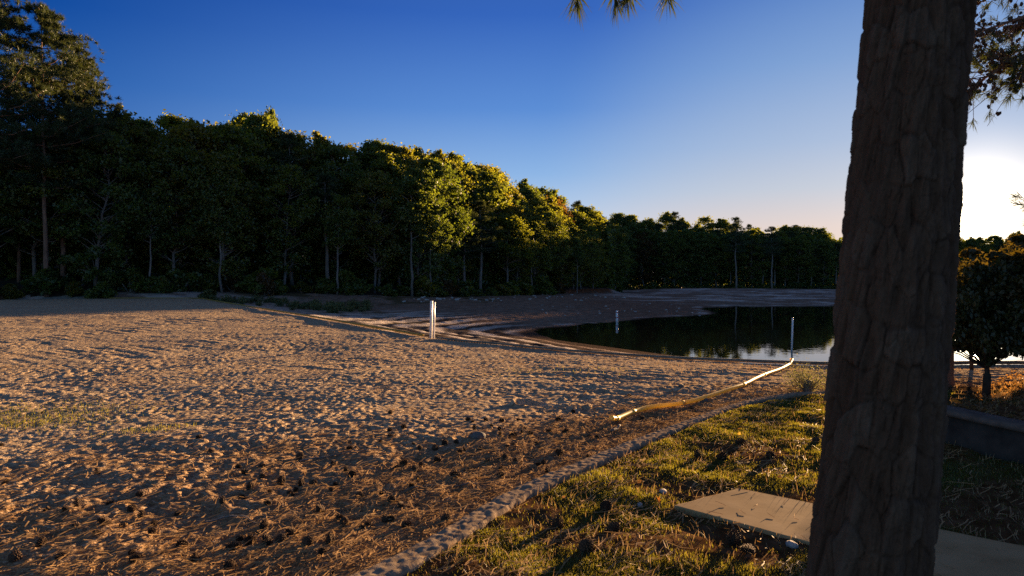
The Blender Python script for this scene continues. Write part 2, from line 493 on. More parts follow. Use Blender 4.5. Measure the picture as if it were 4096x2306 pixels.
M['shaded_hose'] = simple('edge hose with shade in colour', [(.3, (.13, .10, .07)), (.7, (.22, .18, .13))], 4, .8, .2, .004)  # shade on this hose is put into its dark colour
m_ = M['pipe']; nt_ = m_.node_tree; p_ = [n for n in nt_.nodes if n.type == 'BSDF_PRINCIPLED'][0]; o_ = [n for n in nt_.nodes if n.type == 'OUTPUT_MATERIAL'][0]
t_ = nt_.nodes.new('ShaderNodeBsdfTranslucent'); t_.inputs[0].default_value = (1.0, .72, .10, 1); mx_ = nd(nt_, 'ShaderNodeMixShader', Fac=.4)
lk(nt_, p_.outputs[0], mx_.inputs[1]); lk(nt_, t_.outputs[0], mx_.inputs[2]); lk(nt_, mx_.outputs[0], o_.inputs[0])
M['orange'] = leafmat('orange maple leaf', (.45, .14, .02), (.55, .2, .03), (.7, .26, .03), .4, 15)
M['yellowleaf'] = leafmat('yellow leaf', (.55, .38, .05), (.65, .45, .07), (.8, .5, .06), .4, 15)


def trunk_mat():
    m, nt, out = newmat('pine trunk bark')
    v = pos(nt)
    a = nd(nt, 'ShaderNodeAttribute', attribute_name='plate'); c = nd(nt, 'ShaderNodeAttribute', attribute_name='crack')
    n = noise(nt, v, 18, 6, .65, (1, 1, .6)); f = noise(nt, v, 80, 4, .7, (1, 1, .7))
    col = ramp(nt, a.outputs['Fac'], [(0, (.076, .039, .020)), (.5, (.110, .062, .035)), (1, (.138, .092, .060))]).outputs[0]
    col = mixc(nt, ramp(nt, n, [(.35, (0, 0, 0)), (.7, (.75, .75, .75))]).outputs[0], col, (.075, .046, .029))
    col = mixc(nt, ramp(nt, f, [(.5, (0, 0, 0)), (.75, (.6, .6, .6))]).outputs[0], col, (.045, .023, .013))
    col = mixc(nt, c.outputs['Fac'], col, (.024, .014, .010))
    p = nd(nt, 'ShaderNodeBsdfPrincipled', Roughness=.92); p.inputs['Specular IOR Level'].default_value = .15
    lk(nt, col, p.inputs['Base Color'])
    h = nd(nt, 'ShaderNodeMath', operation='ADD'); lk(nt, n, h.inputs[0]); lk(nt, f, h.inputs[1])
    lk(nt, bump(nt, h.outputs[0], .5, .008), p.inputs['Normal'])
    lk(nt, p.outputs[0], out.inputs[0]); return m


M['trunk'] = trunk_mat()
M['bark_dark'] = simple('dark shrub bark', [(.3, (.035, .024, .016)), (.7, (.08, .055, .038))], 8, .95, .5, .02, spec=.03)

# ------------------------------------------------------------------ ground sheets
th = np.radians(np.concatenate([np.linspace(-110, -46, 50, endpoint=False), np.linspace(-46, 46, 800, endpoint=False), np.linspace(46, 110, 51)]))
rr_ = np.exp(np.concatenate([np.linspace(math.log(.35), math.log(2.4), 50, endpoint=False), np.linspace(math.log(2.4), math.log(120), 980, endpoint=False), np.linspace(math.log(120), math.log(520), 90)]))
TH, RR = np.meshgrid(th, rr_)
GX = (RR * np.sin(TH)).ravel(); GY = (RR * np.cos(TH)).ravel()
GZ, gc, gs, gf, gw, gred, gterr = terrain(GX, GY, True, True)
GV = np.stack([GX, GY, GZ], 1)
nc = len(th); nr = len(rr_)
ii = (np.arange(nr - 1)[:, None] * nc + np.arange(nc - 1)[None, :]).ravel()
GQ = np.stack([ii, ii + 1, ii + nc + 1, ii + nc], 1)
fc = gc[GQ].mean(1); fs = gs[GQ].mean(1); ff = gf[GQ].mean(1)
zone = np.where(ff > np.where((GX[GQ[:, 0]] > 8) & (GX[GQ[:, 0]] < 27), 2.6, 0), 3, np.where(fs > 0, 2, np.where(fc > 0, 0, 1)))
zone = np.where((GX[GQ].mean(1) > 11) & (zone == 1), 0, zone)
litter = np.clip(1.15 * (1 - sst(1.5, 9, np.hypot(GX, GY) - 2.2)) + .9 * (1 - sst(0, 2.2, gc)) + .25 * fbm(GX / 1.5, GY / 1.5, 41, 3) - .05, 0, 1) * .75 + .24 + .12 * fbm(GX / 3, GY / 3, 44, 3)
lawng = np.clip(.30 + .9 * fbm(GX / .9, GY / .9, 43, 3) + .5 * sst(5.5, 7.5, GY) * (1 - sst(9, 10.5, GY)), 0, 1) * (1 - gterr)
stripe = .5 + .5 * np.sin(2 * math.pi * (gw + 1.2 * perlin(GX / 7, GY / 7, 22)) / 2.6 + .9)
cove = sst(.3, 1.2, gs) * (1 - sst(15, 25, gs)) * (1 - sst(16, 26, gw)) * (1 - sst(7, 16, GX)) * sst(.3, 1.5, gw)
sandy = cove * sst(.45, .75, stripe + .45 * fbm(GX / 3, GY / 3, 45, 3))
near = sst(0, .5, gs) * (1 - sst(3, 16, gs + 3 * fbm(GX / 4, GY / 4, 46, 2))) * (1 - sst(-2, 4, GX)) * sst(.25, .5, .5 + .6 * fbm(GX / 5, GY / 2, 47, 3))
fl = sst(.0, .3, fbm(GX / 14, GY / 5, 48, 3)) * sst(14, 24, GX) * sst(98, 110, GY) * (1 - sst(185, 215, GY))
shore = sst(.4, .9, gw) * (1 - sst(1.2, 2.2, gw)) * sst(-.1, .4, fbm(GX / 5, GY / 5, 49, 2))
sandy = np.clip(np.maximum.reduce([.9 * sandy, .8 * near, 1.0 * fl, 1.0 * shore]), 0, 1)
bgreen = sst(-.2, .3, fbm(GX / 5, GY / 3, 50, 3)) * (1 - sst(2, 12, gs)) * sst(-30, -24, GX) * 0 + sst(.0, .4, fbm(GX / 6, GY / 6, 51, 3)) * sst(-16, -9, gf) * (1 - sst(-4, 0, GX)) * .7
bgreen = np.maximum(bgreen, (1 - sst(4, 9, np.abs(gs - 9 + 2 * perlin(GX / 5, GY / 5, 52)))) * sst(-24, -16, GX) * (1 - sst(-9, -4, GX)) * sst(-.2, .3, fbm(GX / 3, GY / 3, 53, 2)) * .7)
bred = np.clip(gred + .28 * sst(4, 14, GX) * (1 - sst(26, 34, GX)) * sst(60, 75, GY) * (1 - sst(100, 125, GY)), 0, 1)
wet = np.maximum((1 - sst(.0, .5, gw)) * .8, .75 * cove * sst(.1, .6, 1 - stripe - .25 * fbm(GX / 3, GY / 3, 45, 3)) * (1 - sst(10, 18, gw)))
for z, nm, mt in ((0, 'beach', 'sand'), (1, 'lawn', 'lawn'), (2, 'lake_bed', 'bed'), (3, 'forest_floor', 'forest_floor')):
    q = GQ[zone == z]
    used, inv = np.unique(q.ravel(), return_inverse=True)
    me = smooth(mesh_np(nm, GV[used], inv.reshape(-1, 4)))
    if z == 0: attr(me, 'litter', litter[used])
    if z == 1: attr(me, 'green', lawng[used] * .75)
    if z == 2:
        attr(me, 'sandy', sandy[used]); attr(me, 'red', bred[used]); attr(me, 'green', bgreen[used] * (1 - sandy[used] * .6)); attr(me, 'wet', wet[used])
    obj(nm, me, M[mt], kind='structure')
del GV, GQ
obj('lake_water', mesh_np('lake_water', [(-6, 14, ZW), (300, -10, ZW), (330, 330, ZW), (-6, 330, ZW)], [(0, 1, 2, 3)]), M['water'], kind='structure')


# ------------------------------------------------------------------ near pine: trunk with real bark plates
def make_near_pine():
    zs = np.concatenate([np.arange(-.12, 3.2, .0055), np.linspace(3.2, 11, 160)])
    na = 400; a = np.arange(na) * 2 * math.pi / na
    A, Z = np.meshgrid(a, zs)
    cxz = np.interp(zs, [-.2, .577, 1.1, 1.9, 2.65, 11], [1.20, 1.279, 1.335, 1.405, 1.469, 2.0])
    cyz = np.interp(zs, [-.2, 2.65, 11], [2.46, 2.47, 2.6])
    rad = np.interp(zs, [-.12, .15, .577, 1.2, 1.9, 2.65, 5, 11], [.25, .214, .194, .184, .176, .170, .155, .10])
    U = A * .185; uw = U + .012 * np.sin(Z * 9 + A * 3)
    # seamless: fold angle into a periodic lattice of 15 columns
    colf = A / (2 * math.pi) * 15
    dx = .35 * perlin(np.cos(A) * 2.2, Z * 3.1 + np.sin(A) * 2, 61); dz = .3 * perlin(np.sin(A) * 2.5 + 7, Z * 4 + np.cos(A) * 2, 62)
    def wor(cs, zs_, seed):
        X = A / (2 * math.pi) * cs + dx; Y = Z / zs_ + dz
        ix = np.floor(X); iy = np.floor(Y)
        f1 = np.full(X.shape, 9.); f2 = np.full(X.shape, 9.); cid = np.zeros(X.shape)
        for i in (-1, 0, 1):
            for j in (-1, 0, 1):
                cx = ix + i; cy = iy + j; hx = np.mod(cx, cs)
                px = cx + .12 + .76 * hsh(hx, cy, seed); py = cy + .12 + .76 * hsh(hx, cy, seed + 9)
                d = np.hypot(X - px, Y - py); cc = hsh(hx, cy, seed + 23); nr_ = d < f1
                f2 = np.where(nr_, f1, np.minimum(f2, d)); cid = np.where(nr_, cc, cid); f1 = np.minimum(f1, d)
        return f1, f2, cid
    f1, f2, cid = wor(17, .15, 63)
    g1, g2, gid = wor(36, .062, 66)
    cyl = lambda k, kz, sd, o=4: fbm(np.cos(A) * k + 3.1 + .3 * Z, Z * kz + np.sin(A) * k, sd, o)
    md = cyl(2.2, 3.0, 68, 3)
    crack = (1 - sst(.0, .10 + .12 * np.clip(md + .4, 0, 1), f2 - f1)) * np.clip(.55 + .6 * md, .1, 1)
    crack2 = (1 - sst(.0, .16, g2 - g1)) * np.clip(.3 + .9 * cyl(4, 7, 69, 2), 0, 1)
    flake = cyl(5, 5.5, 67, 4)
    q = flake * 3.2 + 2 * cid; terr_ = (np.floor(q) + sst(.72, 1, q - np.floor(q))) / 3.2
    furrow = sst(.55, 1.0, 1 - np.abs(cyl(5.5, 1.7, 73, 3)))
    disp = -.002 * furrow - .0085 * crack + .006 * (cid - .5) - .006 * crack2 + .012 * terr_ + .003 * cyl(14, 16, 70, 3)
    Rr = rad[:, None] + disp * (rad[:, None] / .18)
    V = np.stack([cxz[:, None] + Rr * np.cos(A), cyz[:, None] + Rr * np.sin(A), Z], -1).reshape(-1, 3)
    n = len(zs)
    i = np.arange(n - 1)[:, None] * na; j = np.arange(na)[None, :]; k = (j + 1) % na
    Q = np.stack([i + j, i + k, i + na + k, i + na + j], -1).reshape(-1, 4)
    me = smooth(mesh_np('trunk', V, Q))
    attr(me, 'plate', np.clip(.6 * cid + .3 * gid + .25 * flake, 0, 1).ravel()); attr(me, 'crack', np.clip(crack * .36 + crack2 * .25 + .08 * furrow, 0, 1).ravel())
    return me


def needle_tuft(mb_, c, axis, n=38, ln=.16, w=.0022, spread=1.0):
    axis = np.array(axis, float); axis /= np.linalg.norm(axis)
    d = R.normal(size=(n, 3)); d /= np.linalg.norm(d, axis=1)[:, None]
    d = d * spread + axis * R.uniform(.5, 1.6, n)[:, None]; d /= np.linalg.norm(d, axis=1)[:, None]
    L = ln * R.uniform(.7, 1.15, n)[:, None]
    b = np.array(c) + axis * R.uniform(-.06, .05, n)[:, None] * (ln / .16)
    side = np.cross(d, R.normal(size=(n, 3))); side /= np.linalg.norm(side, axis=1)[:, None]
    m = b + d * L * .55; t = b + d * L + np.array([0, 0, -1]) * L * .14
    V = np.stack([b - side * w, b + side * w, m - side * w, m + side * w, t], 1).reshape(-1, 3)
    i = np.arange(n)[:, None] * 5
    mb_.add(V, i + np.array([[0, 1, 3, 2]]), i + np.array([[2, 3, 4]]))


near_pine = obj('pine_tree', None, label='big dark pine trunk close to the camera at the right, blocking the low sun', cat='tree', loc=(0, 0, 0))
obj('trunk', make_near_pine(), M['trunk'], near_pine)
br = MB(); nl = MB()
for tips in ([(577, -2), (566, -14)], [(615, -3), (635, -14)], [(628, -7), (640, -18)], [(668, -7), (655, -16)]):
    d = 5.6 + R.uniform(-.3, .3)
    t0 = P(tips[0][0], tips[0][1], d); t1 = P(tips[1][0], tips[1][1], d)
    base = np.array([1.62, 2.52, 5.2 + R.uniform(0, .5)])
    midp = base * .45 + t1 * .55 + np.array([0, 0, .45])
    pts = np.array([base, base * .7 + t1 * .3 + [0, 0, .35], midp, t1 + [0, 0, .12], t0])
    br.tube(pts, [.03, .022, .014, .008, .005], 7)
    needle_tuft(nl, t0, (R.uniform(-.3, .3), 0, -1), 70, .19, .003, .7)
    for q in range(3):
        c = t1 * .8 + midp * .2 + R.normal(size=3) * .12 + [0, 0, .1 + .08 * q]
        needle_tuft(nl, c, (R.uniform(-.5, .5), R.uniform(-.5, .5), -.6), 34, .16, .0024)
obj('branch', br.mesh('branch', True), M['bark_pine'], near_pine)
obj('needles', nl.mesh('needles'), M['needle'], near_pine)

# ------------------------------------------------------------------ pine to the right whose cone-laden bough hangs into view
cone_small = None
rp = obj('pine_tree', None, label='pine bough heavy with small dark cones hanging into the upper right corner', cat='tree')
tb = MB(); tb.tube([(9.6, 9.6, -.1), (9.55, 9.6, 2), (9.5, 9.5, 5), (9.3, 9.4, 9), (9.2, 9.3, 13)], [.22, .19, .16, .12, .05], 12)
obj('trunk', tb.mesh('trunk', True), M['bark_pine'], rp)
bb = MB(); nb = MB(); cb = MB()


def mini_cone(mb_, c, ax, ln=.055, r=.02):
    ax = np.array(ax, float); ax /= np.linalg.norm(ax)
    u = np.cross(ax, [0.3, .9, .2]); u /= np.linalg.norm(u); v = np.cross(ax, u)
    V = []; T = []; ring = 7; lv = [(-.5, .35), (-.25, .95), (.05, 1.0), (.3, .7), (.5, .15)]
    for k, (t, f) in enumerate(lv):
        for j in range(ring):
            a = 2 * math.pi * (j + .5 * (k % 2)) / ring; q = r * f * (1.18 if (j + k) % 2 else .86)
            V.append(np.array(c) + ax * t * ln + q * (math.cos(a) * u + math.sin(a) * v))
    for k in range(len(lv) - 1):
        for j in range(ring):
            j2 = (j + 1) % ring; a, b_, c_, d_ = k * ring + j, k * ring + j2, (k + 1) * ring + j2, (k + 1) * ring + j
            T += [[a, b_, c_], [a, c_, d_]]
    mb_.add(V, None, T)


boughs = [([(1200, -60), (1090, -10), (1020, 18), (985, 30), (962, 38)], 8.6), ([(1210, -20), (1110, 20), (1040, 50), (1000, 68), (976, 84), (962, 97)], 8.3),
          ([(1200, 10), (1120, 30), (1060, 45), (1010, 52), (972, 58)], 8.9), ([(1200, -110), (1110, -60), (1040, -30), (990, -12), (960, 0)], 8.8),
          ([(1210, 40), (1130, 50), (1070, 56), (1035, 66), (1012, 76)], 8.2), ([(1210, -70), (1120, -30), (1060, 2), (1030, 20), (1005, 34)], 9.2)]
for pl, d in boughs:
    pts = np.array([P(a, b, d + .15 * math.sin(k * 1.7)) for k, (a, b) in enumerate(pl)])
    pts = np.vstack([[9.45, 9.5, pts[0, 2] + 1.2], pts])
    rs = np.linspace(.045, .006, len(pts)); bb.tube(pts, rs, 6)
    for k in range(2, len(pts)):
        for q in range(24):
            t = R.uniform(); b0 = pts[k - 1] * (1 - t) + pts[k] * t
            dr = (pts[k] - pts[k - 1]); dr /= np.linalg.norm(dr)
            off = dr * R.uniform(.1, .5) + np.array([0, 0, R.uniform(-.35, .25)]) + R.normal(size=3) * .22
            e = b0 + off * R.uniform(.45, .9)
            bb.tube([b0, (b0 + e) / 2 + [0, 0, .02], e], [.006, .004, .003], 4)
            if R.uniform() < .8:
                for _ in range(R.integers(2, 5)):
                    s_ = R.uniform(); mini_cone(cb, b0 * (1 - s_) + e * s_ + R.normal(size=3) * .03 - [0, 0, .02], off + R.normal(size=3) * .3 - [0, 0, .2], R.uniform(.045, .07), R.uniform(.015, .022))
            if R.uniform() < .6: needle_tuft(nb, e, off, 30, .13, .0024, .9)
for (a, b, d) in [(1020, 200, 8.0), (1026, 224, 8.0), (1016, 129 - 42, 8.1), (1021, 150 - 82, 8.0), (1030, 210, 7.8)]:
    c = P(a, b, d)
    bb.tube([(9.45, 9.5, c[2] + .9), c * .35 + np.array([9.45, 9.5, c[2] + .9]) * .65, c], [.03, .012, .004], 5)
    for _ in range(2): needle_tuft(nb, c + R.normal(size=3) * .03, (-1, R.uniform(-.4, .4), R.uniform(-.3, .3)), 45, .15, .0022, .9)
obj('branch', bb.mesh('branch', True), M['bark_pine'], rp)
obj('needles', nb.mesh('needles'), M['needle'], rp)
cs = obj('hanging_cones', cb.mesh('hanging_cones'), M['cone'], rp); cs['kind'] = 'stuff'


# ------------------------------------------------------------------ posts
def square_post(w, h, name_=None, n=None):
    mb = MB(); mb.box((0, 0, h / 2), (w, w, h), 0, w * .12); return mb


def glyph_bars(ch):
    seg = {'8': 'abcdefg', '7': 'abc', '6': 'acdefg', '5': 'acdfg', '4': 'bcfg'}[ch]
    g = {'a': (0, 1, 1, .2), 'g': (0, 0, 1, .2), 'd': (0, -1, 1, .2), 'b': (.45, .5, .2, 1), 'c': (.45, -.5, .2, 1), 'f': (-.45, .5, .2, 1), 'e': (-.45, -.5, .2, 1)}
    if ch == '6': seg = 'acdefg'
    return [g[s] for s in seg]


def numerals(items, w, face_y, x0, size, rz=0):
    """numerals laid as 2 mm raised strips on the post's face that looks towards the bank"""
    mb = MB()
    for ch, z in items:
        for (gx, gz, sx, sz) in glyph_bars(ch):
            mb.box((x0 + gx * size * .5, face_y, z + gz * size * .5), (size * .5 * max(sx, .28), .004, size * .5 * max(sz, .28)), 0)
    return mb


lx, ly, lz = hit(430, 338.3)
ly += .25; lz = H(lx, ly)
hL = (338.5 - 300.8) * ly / F + (EYE - (338.5 - HOR) * ly / F - lz)
post = obj('twin_post', None, label='pair of white square posts joined near their tops at the beach edge', cat='post', loc=(lx, ly, lz))
post.rotation_euler = (0, math.radians(1.2), math.radians(-14))
pw = .088
obj('post', square_post(pw, hL + .1).mesh('post'), M['white'], post).location = (0, 0, -.1)
p2 = obj('post', square_post(.052, hL + .06).mesh('post'), M['white'], post); p2.location = (.118, .02, -.1)
bk = MB(); bk.box((.068, .01, hL - .085), (.05, .03, .035), 0, .004); obj('bracket', bk.mesh('bracket'), M['white'], post)
for ch, fz in (('8', .66), ('7', .56)): obj('numeral', numerals([(ch, hL * fz)], pw, -pw / 2 - .001, 0, .05).mesh('numeral'), M['ink'], post)
nm_ = numerals([('5', hL * .18)], pw, -pw / 2 - .001, 0, .05); obj('numeral', nm_.mesh('numeral'), M['blackink'], post)

rx_, ry_, rz_ = hit(791.5, 363.8)
ry_ += .35; rx_ = (791.3 - CX) / F * ry_; rz_ = H(rx_, ry_)
hR = (EYE - (318.4 - HOR) * ry_ / F) - rz_
rpost = obj('depth_marker_post', None, label='single white leaning post with a column of faded numerals at the water side', cat='post', loc=(rx_, ry_, rz_))
rpost.rotation_euler = (0, math.radians(1.7), math.radians(-22))
pw = .1
obj('post', square_post(pw, hR + .1).mesh('post'), M['white'], rpost).location = (0, 0, -.1)
cp = MB(); cp.box((0, 0, hR + .012), (pw + .012, pw + .012, .03), 0, .01); obj('cap', cp.mesh('cap'), M['white'], rpost)
for ch, fz in (('8', .685), ('7', .595), ('6', .50), ('5', .405), ('4', .31)):
    obj('numeral', numerals([(ch, hR * fz)], pw, -pw / 2 - .001, -.01, .05).mesh('numeral'), M['blackink'], rpost)

# ------------------------------------------------------------------ marker buoy standing on the dry bed
bx_, by_, bz_ = hit(617, 321.6)
bh = (321.6 - 310.6) * by_ / F + .05
buoy = obj('marker_buoy', None, label='white cylindrical marker with two red bands standing on the bare bed beyond the water', cat='marker', loc=(bx_, by_, bz_ - .03))
b = MB(); br_ = .12
b.tube([(0, 0, 0), (0, 0, .1), (0, 0, bh - .06), (0, 0, bh - .02), (0, 0, bh)], [br_ * .9, br_, br_, br_ * .9, br_ * .6], 20)
obj('body', b.mesh('body', True), M['white'], buoy)
for z in (bh * .40, bh * .84):
    b = MB(); b.tube([(0, 0, z - .04), (0, 0, z + .04)], br_ + .004, 20); obj('band', b.mesh('band', True), M['redband'], buoy)
b = MB()                                       # open red diamond on its right cheek
for s_ in (-1, 1):
    for t_ in (-1, 1):
        pp = [(br_ * math.cos(u) * 1.03, -br_ * math.sin(u) * 1.03, zz) for u, zz in ((.35, bh * .62 + t_ * .14), (.35 + s_ * .5, bh * .62))]
        b.tube(pp, .012, 5)
obj('diamond', b.mesh('diamond'), M['redband'], buoy)


# ------------------------------------------------------------------ hoses on the sand
def spline(P_, n):
    P_ = np.array(P_, float); t = np.linspace(0, len(P_) - 1, n); i = np.clip(t.astype(int), 0, len(P_) - 2); u = (t - i)[:, None]
    a = P_[np.clip(i - 1, 0, len(P_) - 1)]; b = P_[i]; c = P_[i + 1]; d = P_[np.clip(i + 2, 0, len(P_) - 1)]
    return .5 * (2 * b + (c - a) * u + (2 * a - 5 * b + 4 * c - d) * u ** 2 + (3 * b - a - 3 * c + d) * u ** 3)


hp = [(612, 426.5), (632, 417.5), (652, 411.5), (676, 408.5), (696, 404.5), (719, 397.5), (743, 389.5), (755, 383.5), (767, 377.5), (781, 371.8), (790, 367.3)]
W_ = []
for (a, b_) in hp:
    x, y, z = hit(a, b_ - .5); W_.append((x, y, z))
pr = .027
pts = spline(W_, 160)
gz = terrain(pts[:, 0], pts[:, 1])
kz = np.convolve(np.pad(gz, 24, mode='edge'), np.ones(49) / 49, 'valid')
pts[:, 2] = kz + pr * 1.05 + .03
pts[:6, 2] += np.linspace(.03, 0, 6)
pts = np.vstack([pts, [[pts[-1, 0] + .12, pts[-1, 1] + .18, pts[-1, 2] + .07], [pts[-1, 0] + .16, pts[-1, 1] + .34, pts[-1, 2] + .05]]])
hose = obj('yellow_hose', None, label='thick shiny yellow hose snaking from the curb side up to the numbered post', cat='hose')
b = MB(); b.tube(pts, pr, 16); obj('pipe', b.mesh('pipe', True), M['pipe'], hose)
for k in (4, 16, 52, 95, 123):
    b = MB(); b.tube(pts[k:k + 3], pr * 1.07, 16); obj('coupling', b.mesh('coupling', True), M['pipe'], hose)
b = MB(); b.tube([pts[0] - (pts[1] - pts[0]) * .9, pts[0] + (pts[1] - pts[0]) * .6], pr * 1.14, 18); obj('end_collar', b.mesh('end_collar', True), M['pipe'], hose)

ex = np.arange(EDGE[3][0] + 1.0, lx - .25, .35)
pts = np.stack([ex, np.interp(ex, ecx, ecy), np.zeros(len(ex))], 1); pts[:, 1] += .12 * perlin(ex / 4, ex * 0, 91)
pts[:, 2] = terrain(pts[:, 0], pts[:, 1] - .1) + .065
b = MB(); b.tube(pts, .05, 10)
obj('edge_hose', b.mesh('edge_hose', True), M['pipe_grime'], label='long dull yellow hose lying along the far left beach edge up to the twin posts', cat='hose')
ex = np.arange(lx + .3, rx_ - .2, .3)
pts = np.stack([ex, np.interp(ex, ecx, ecy), np.zeros(len(ex))], 1); pts[:, 1] += .05 * perlin(ex / 3, ex * 0, 92)
pts[:, 2] = terrain(pts[:, 0], pts[:, 1] - .1) + .04
b = MB(); b.tube(pts, .04, 10)
obj('edge_hose', b.mesh('edge_hose', True), M['shaded_hose'], label='hose painted shade-brown along the beach edge between the twin posts and the numbered post', cat='hose')

# ------------------------------------------------------------------ curb between lawn and sand
cpts = spline([(p[0], p[1], 0) for p in CURB[2:12]], 900)
seg = np.concatenate([[0], np.cumsum(np.linalg.norm(np.diff(cpts, axis=0), axis=1))])
L = np.arange(0, seg[-1], .018)
cpts = np.stack([np.interp(L, seg, cpts[:, i]) for i in range(3)], 1)
T_ = np.gradient(cpts, axis=0); T_ /= np.linalg.norm(T_, axis=1)[:, None]
N_ = np.stack([-T_[:, 1], T_[:, 0], 0 * T_[:, 0]], 1)         # towards the beach
prof = [(-.115, -.12)] + [(-.115 + .0, z) for z in (-.03, .005)] + [(x, .025) for x in np.linspace(-.10, .095, 18)] + [(.115, .01), (.12, -.03), (.12, -.16)]
prof = np.array(prof); m_ = len(prof); hw = np.interp(L, [0, seg[-1] * .45, seg[-1] * .7, seg[-1]], [1.0, .78, .6, .42])
CL, PI_ = np.meshgrid(L, prof[:, 0], indexing='ij')
rough = .0045 * fbm(CL / .06, PI_ / .06, 93, 4) - .003 * sst(.12, .4, fbm(CL / .2, PI_ / .13, 95, 3)) + .006 * perlin(CL / .7, PI_, 96)
joint = np.exp(-((np.mod(L + .3 * np.sin(L * 2.1), 1.05) - .5) / .012) ** 2)[:, None]
CZ = prof[None, :, 1] + (rough - .008 * joint) * (prof[None, :, 1] > -.1)
off = PI_ * hw[:, None] + .012 * perlin(CL / .12, PI_ * 20, 97) * (np.abs(PI_) > .09)
base = terrain(cpts[:, 0] - N_[:, 0] * .2, cpts[:, 1] - N_[:, 1] * .2, detail=False)
V = cpts[:, None, :] + off[:, :, None] * N_[:, None, :]
V[:, :, 2] = base[:, None] + CZ + .01 - .03 * sst(seg[-1] * .55, seg[-1], L)[:, None]
i = np.arange(len(L) - 1)[:, None] * m_; j = np.arange(m_ - 1)[None, :]
Q = np.stack([i + j, i + m_ + j, i + m_ + j + 1, i + j + 1], -1).reshape(-1, 4)
obj('curb', smooth(mesh_np('curb', V.reshape(-1, 3), Q)), M['concrete'], label='weathered broken concrete curb curving between the lawn and the sand', cat='curb')

# ------------------------------------------------------------------ path
pa = [P(673, 506, 5.0), P(744, 487.5, 5.42)]
def flat(px, py, z=.03):
    d = (EYE - z) * F / (py - HOR); return np.array([(px - CX) / F * d, d, z])
A_, B_ = flat(674, 504), flat(738, 487)
dr = np.array([.758, -.652, 0])
wv = B_ - A_
c1 = A_ + np.array([.70, -.70, 0]) / .99 * 3.2; d1 = B_ + np.array([.758, -.652, 0]) * 5.0
c1 = A_ + (flat(811, 541) - A_) * 4.4; d1 = B_ + (flat(1024, 545) - B_) * 2.6
ring = []
for u, v, n in ((A_, c1, 40), (c1, d1, 12), (d1, B_, 40), (B_, A_, 14)):
    for t in np.linspace(0, 1, n, endpoint=False):
        q = u + (v - u) * t; ring.append(q + [.006 * float(perlin(q[0] * 8, q[1] * 8, 98)), .006 * float(perlin(q[0] * 8, q[1] * 8, 99)), 0])
ring = np.array(ring); cen = ring.mean(0); nrg = len(ring)
ins = ring + (cen - ring) * .006
gz = H(1.5, 4.8)
lv = np.vstack([ring * [1, 1, 0] + [0, 0, -.08], ring * [1, 1, 0] + [0, 0, .018], ins * [1, 1, 0] + [0, 0, .023]])
Q = []
for l in range(2):
    for j in range(nrg): Q.append([l * nrg + j, l * nrg + (j + 1) % nrg, (l + 1) * nrg + (j + 1) % nrg, (l + 1) * nrg + j])
me = bpy.data.meshes.new('concrete_path'); me.from_pydata(lv.tolist(), [], Q + [list(range(2 * nrg, 3 * nrg))]); me.update()
obj('path', me, M['slab'], kind='structure')


def in_path(x, y):
    d1_ = np.array(d1); poly = [A_, c1, d1_, B_]; r = np.ones(x.shape, bool); sgn = None
    for k in range(4):
        a, b_ = poly[k], poly[(k + 1) % 4]; cr = (b_[0] - a[0]) * (y - a[1]) - (b_[1] - a[1]) * (x - a[0])
        r &= cr > 0
    return r


# ------------------------------------------------------------------ low retaining wall on the right
wp = spline([(p[0], p[1], 0) for p in WALL], 120)
T_ = np.gradient(wp, axis=0); T_ /= np.linalg.norm(T_, axis=1)[:, None]; N_ = np.stack([-T_[:, 1], T_[:, 0], 0 * T_[:, 0]], 1)


def sweep(pr_, zoff, rough_=0):
    pr_ = np.array(pr_); V = wp[:, None, :] + pr_[None, :, :1] * N_[:, None, :]
    V[:, :, 2] = zoff + pr_[None, :, 1]
    V[:, :, 2] += rough_ * R.normal(size=V[:, :, 2].shape)
    m_ = len(pr_); i = np.arange(len(wp) - 1)[:, None] * m_; j = np.arange(m_)[None, :]; k = (j + 1) % m_
    Q = np.stack([i + j, i + k, i + m_ + k, i + m_ + j], -1).reshape(-1, 4)
    mb = MB(); mb.add(V.reshape(-1, 3), Q, [[0, q + 1, q] for q in range(1, m_ - 1)] + [[(len(wp) - 1) * m_, (len(wp) - 1) * m_ + q, (len(wp) - 1) * m_ + q + 1] for q in range(1, m_ - 1)])
    return mb


wall = obj('retaining_wall', None, label='low dark retaining wall with a pale cap at the right behind the trunk', cat='wall')
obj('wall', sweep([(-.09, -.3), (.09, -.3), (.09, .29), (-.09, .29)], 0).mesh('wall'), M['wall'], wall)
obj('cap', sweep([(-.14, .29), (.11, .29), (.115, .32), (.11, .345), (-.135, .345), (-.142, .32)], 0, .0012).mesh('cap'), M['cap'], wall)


# ------------------------------------------------------------------ leaf clouds
def leaf_quads(C_, size, up=.3, asp=.62, rng=R):
    """one small creased leaf (kite of two triangles) per centre"""
    n = len(C_)
    nrm = rng.normal(size=(n, 3)); nrm[:, 2] += up; nrm /= np.linalg.norm(nrm, axis=1)[:, None]
    t = np.cross(nrm, rng.normal(size=(n, 3))); t /= np.linalg.norm(t, axis=1)[:, None]
    b = np.cross(nrm, t); s = size * rng.uniform(.6, 1.3, (n, 1))
    V = np.stack([C_ - t * s, C_ - b * s * asp + nrm * s * .18, C_ + t * s, C_ + b * s * asp + nrm * s * .18], 1).reshape(-1, 3)
    i = np.arange(n)[:, None] * 4
    return V, i + np.array([[0, 1, 2, 3]])


def ball(n, rng=R, shell=.5):
    d = rng.normal(size=(n, 3)); d /= np.linalg.norm(d, axis=1)[:, None]
    return d * (rng.uniform(shell ** 3, 1, (n, 1)) ** (1 / 3))


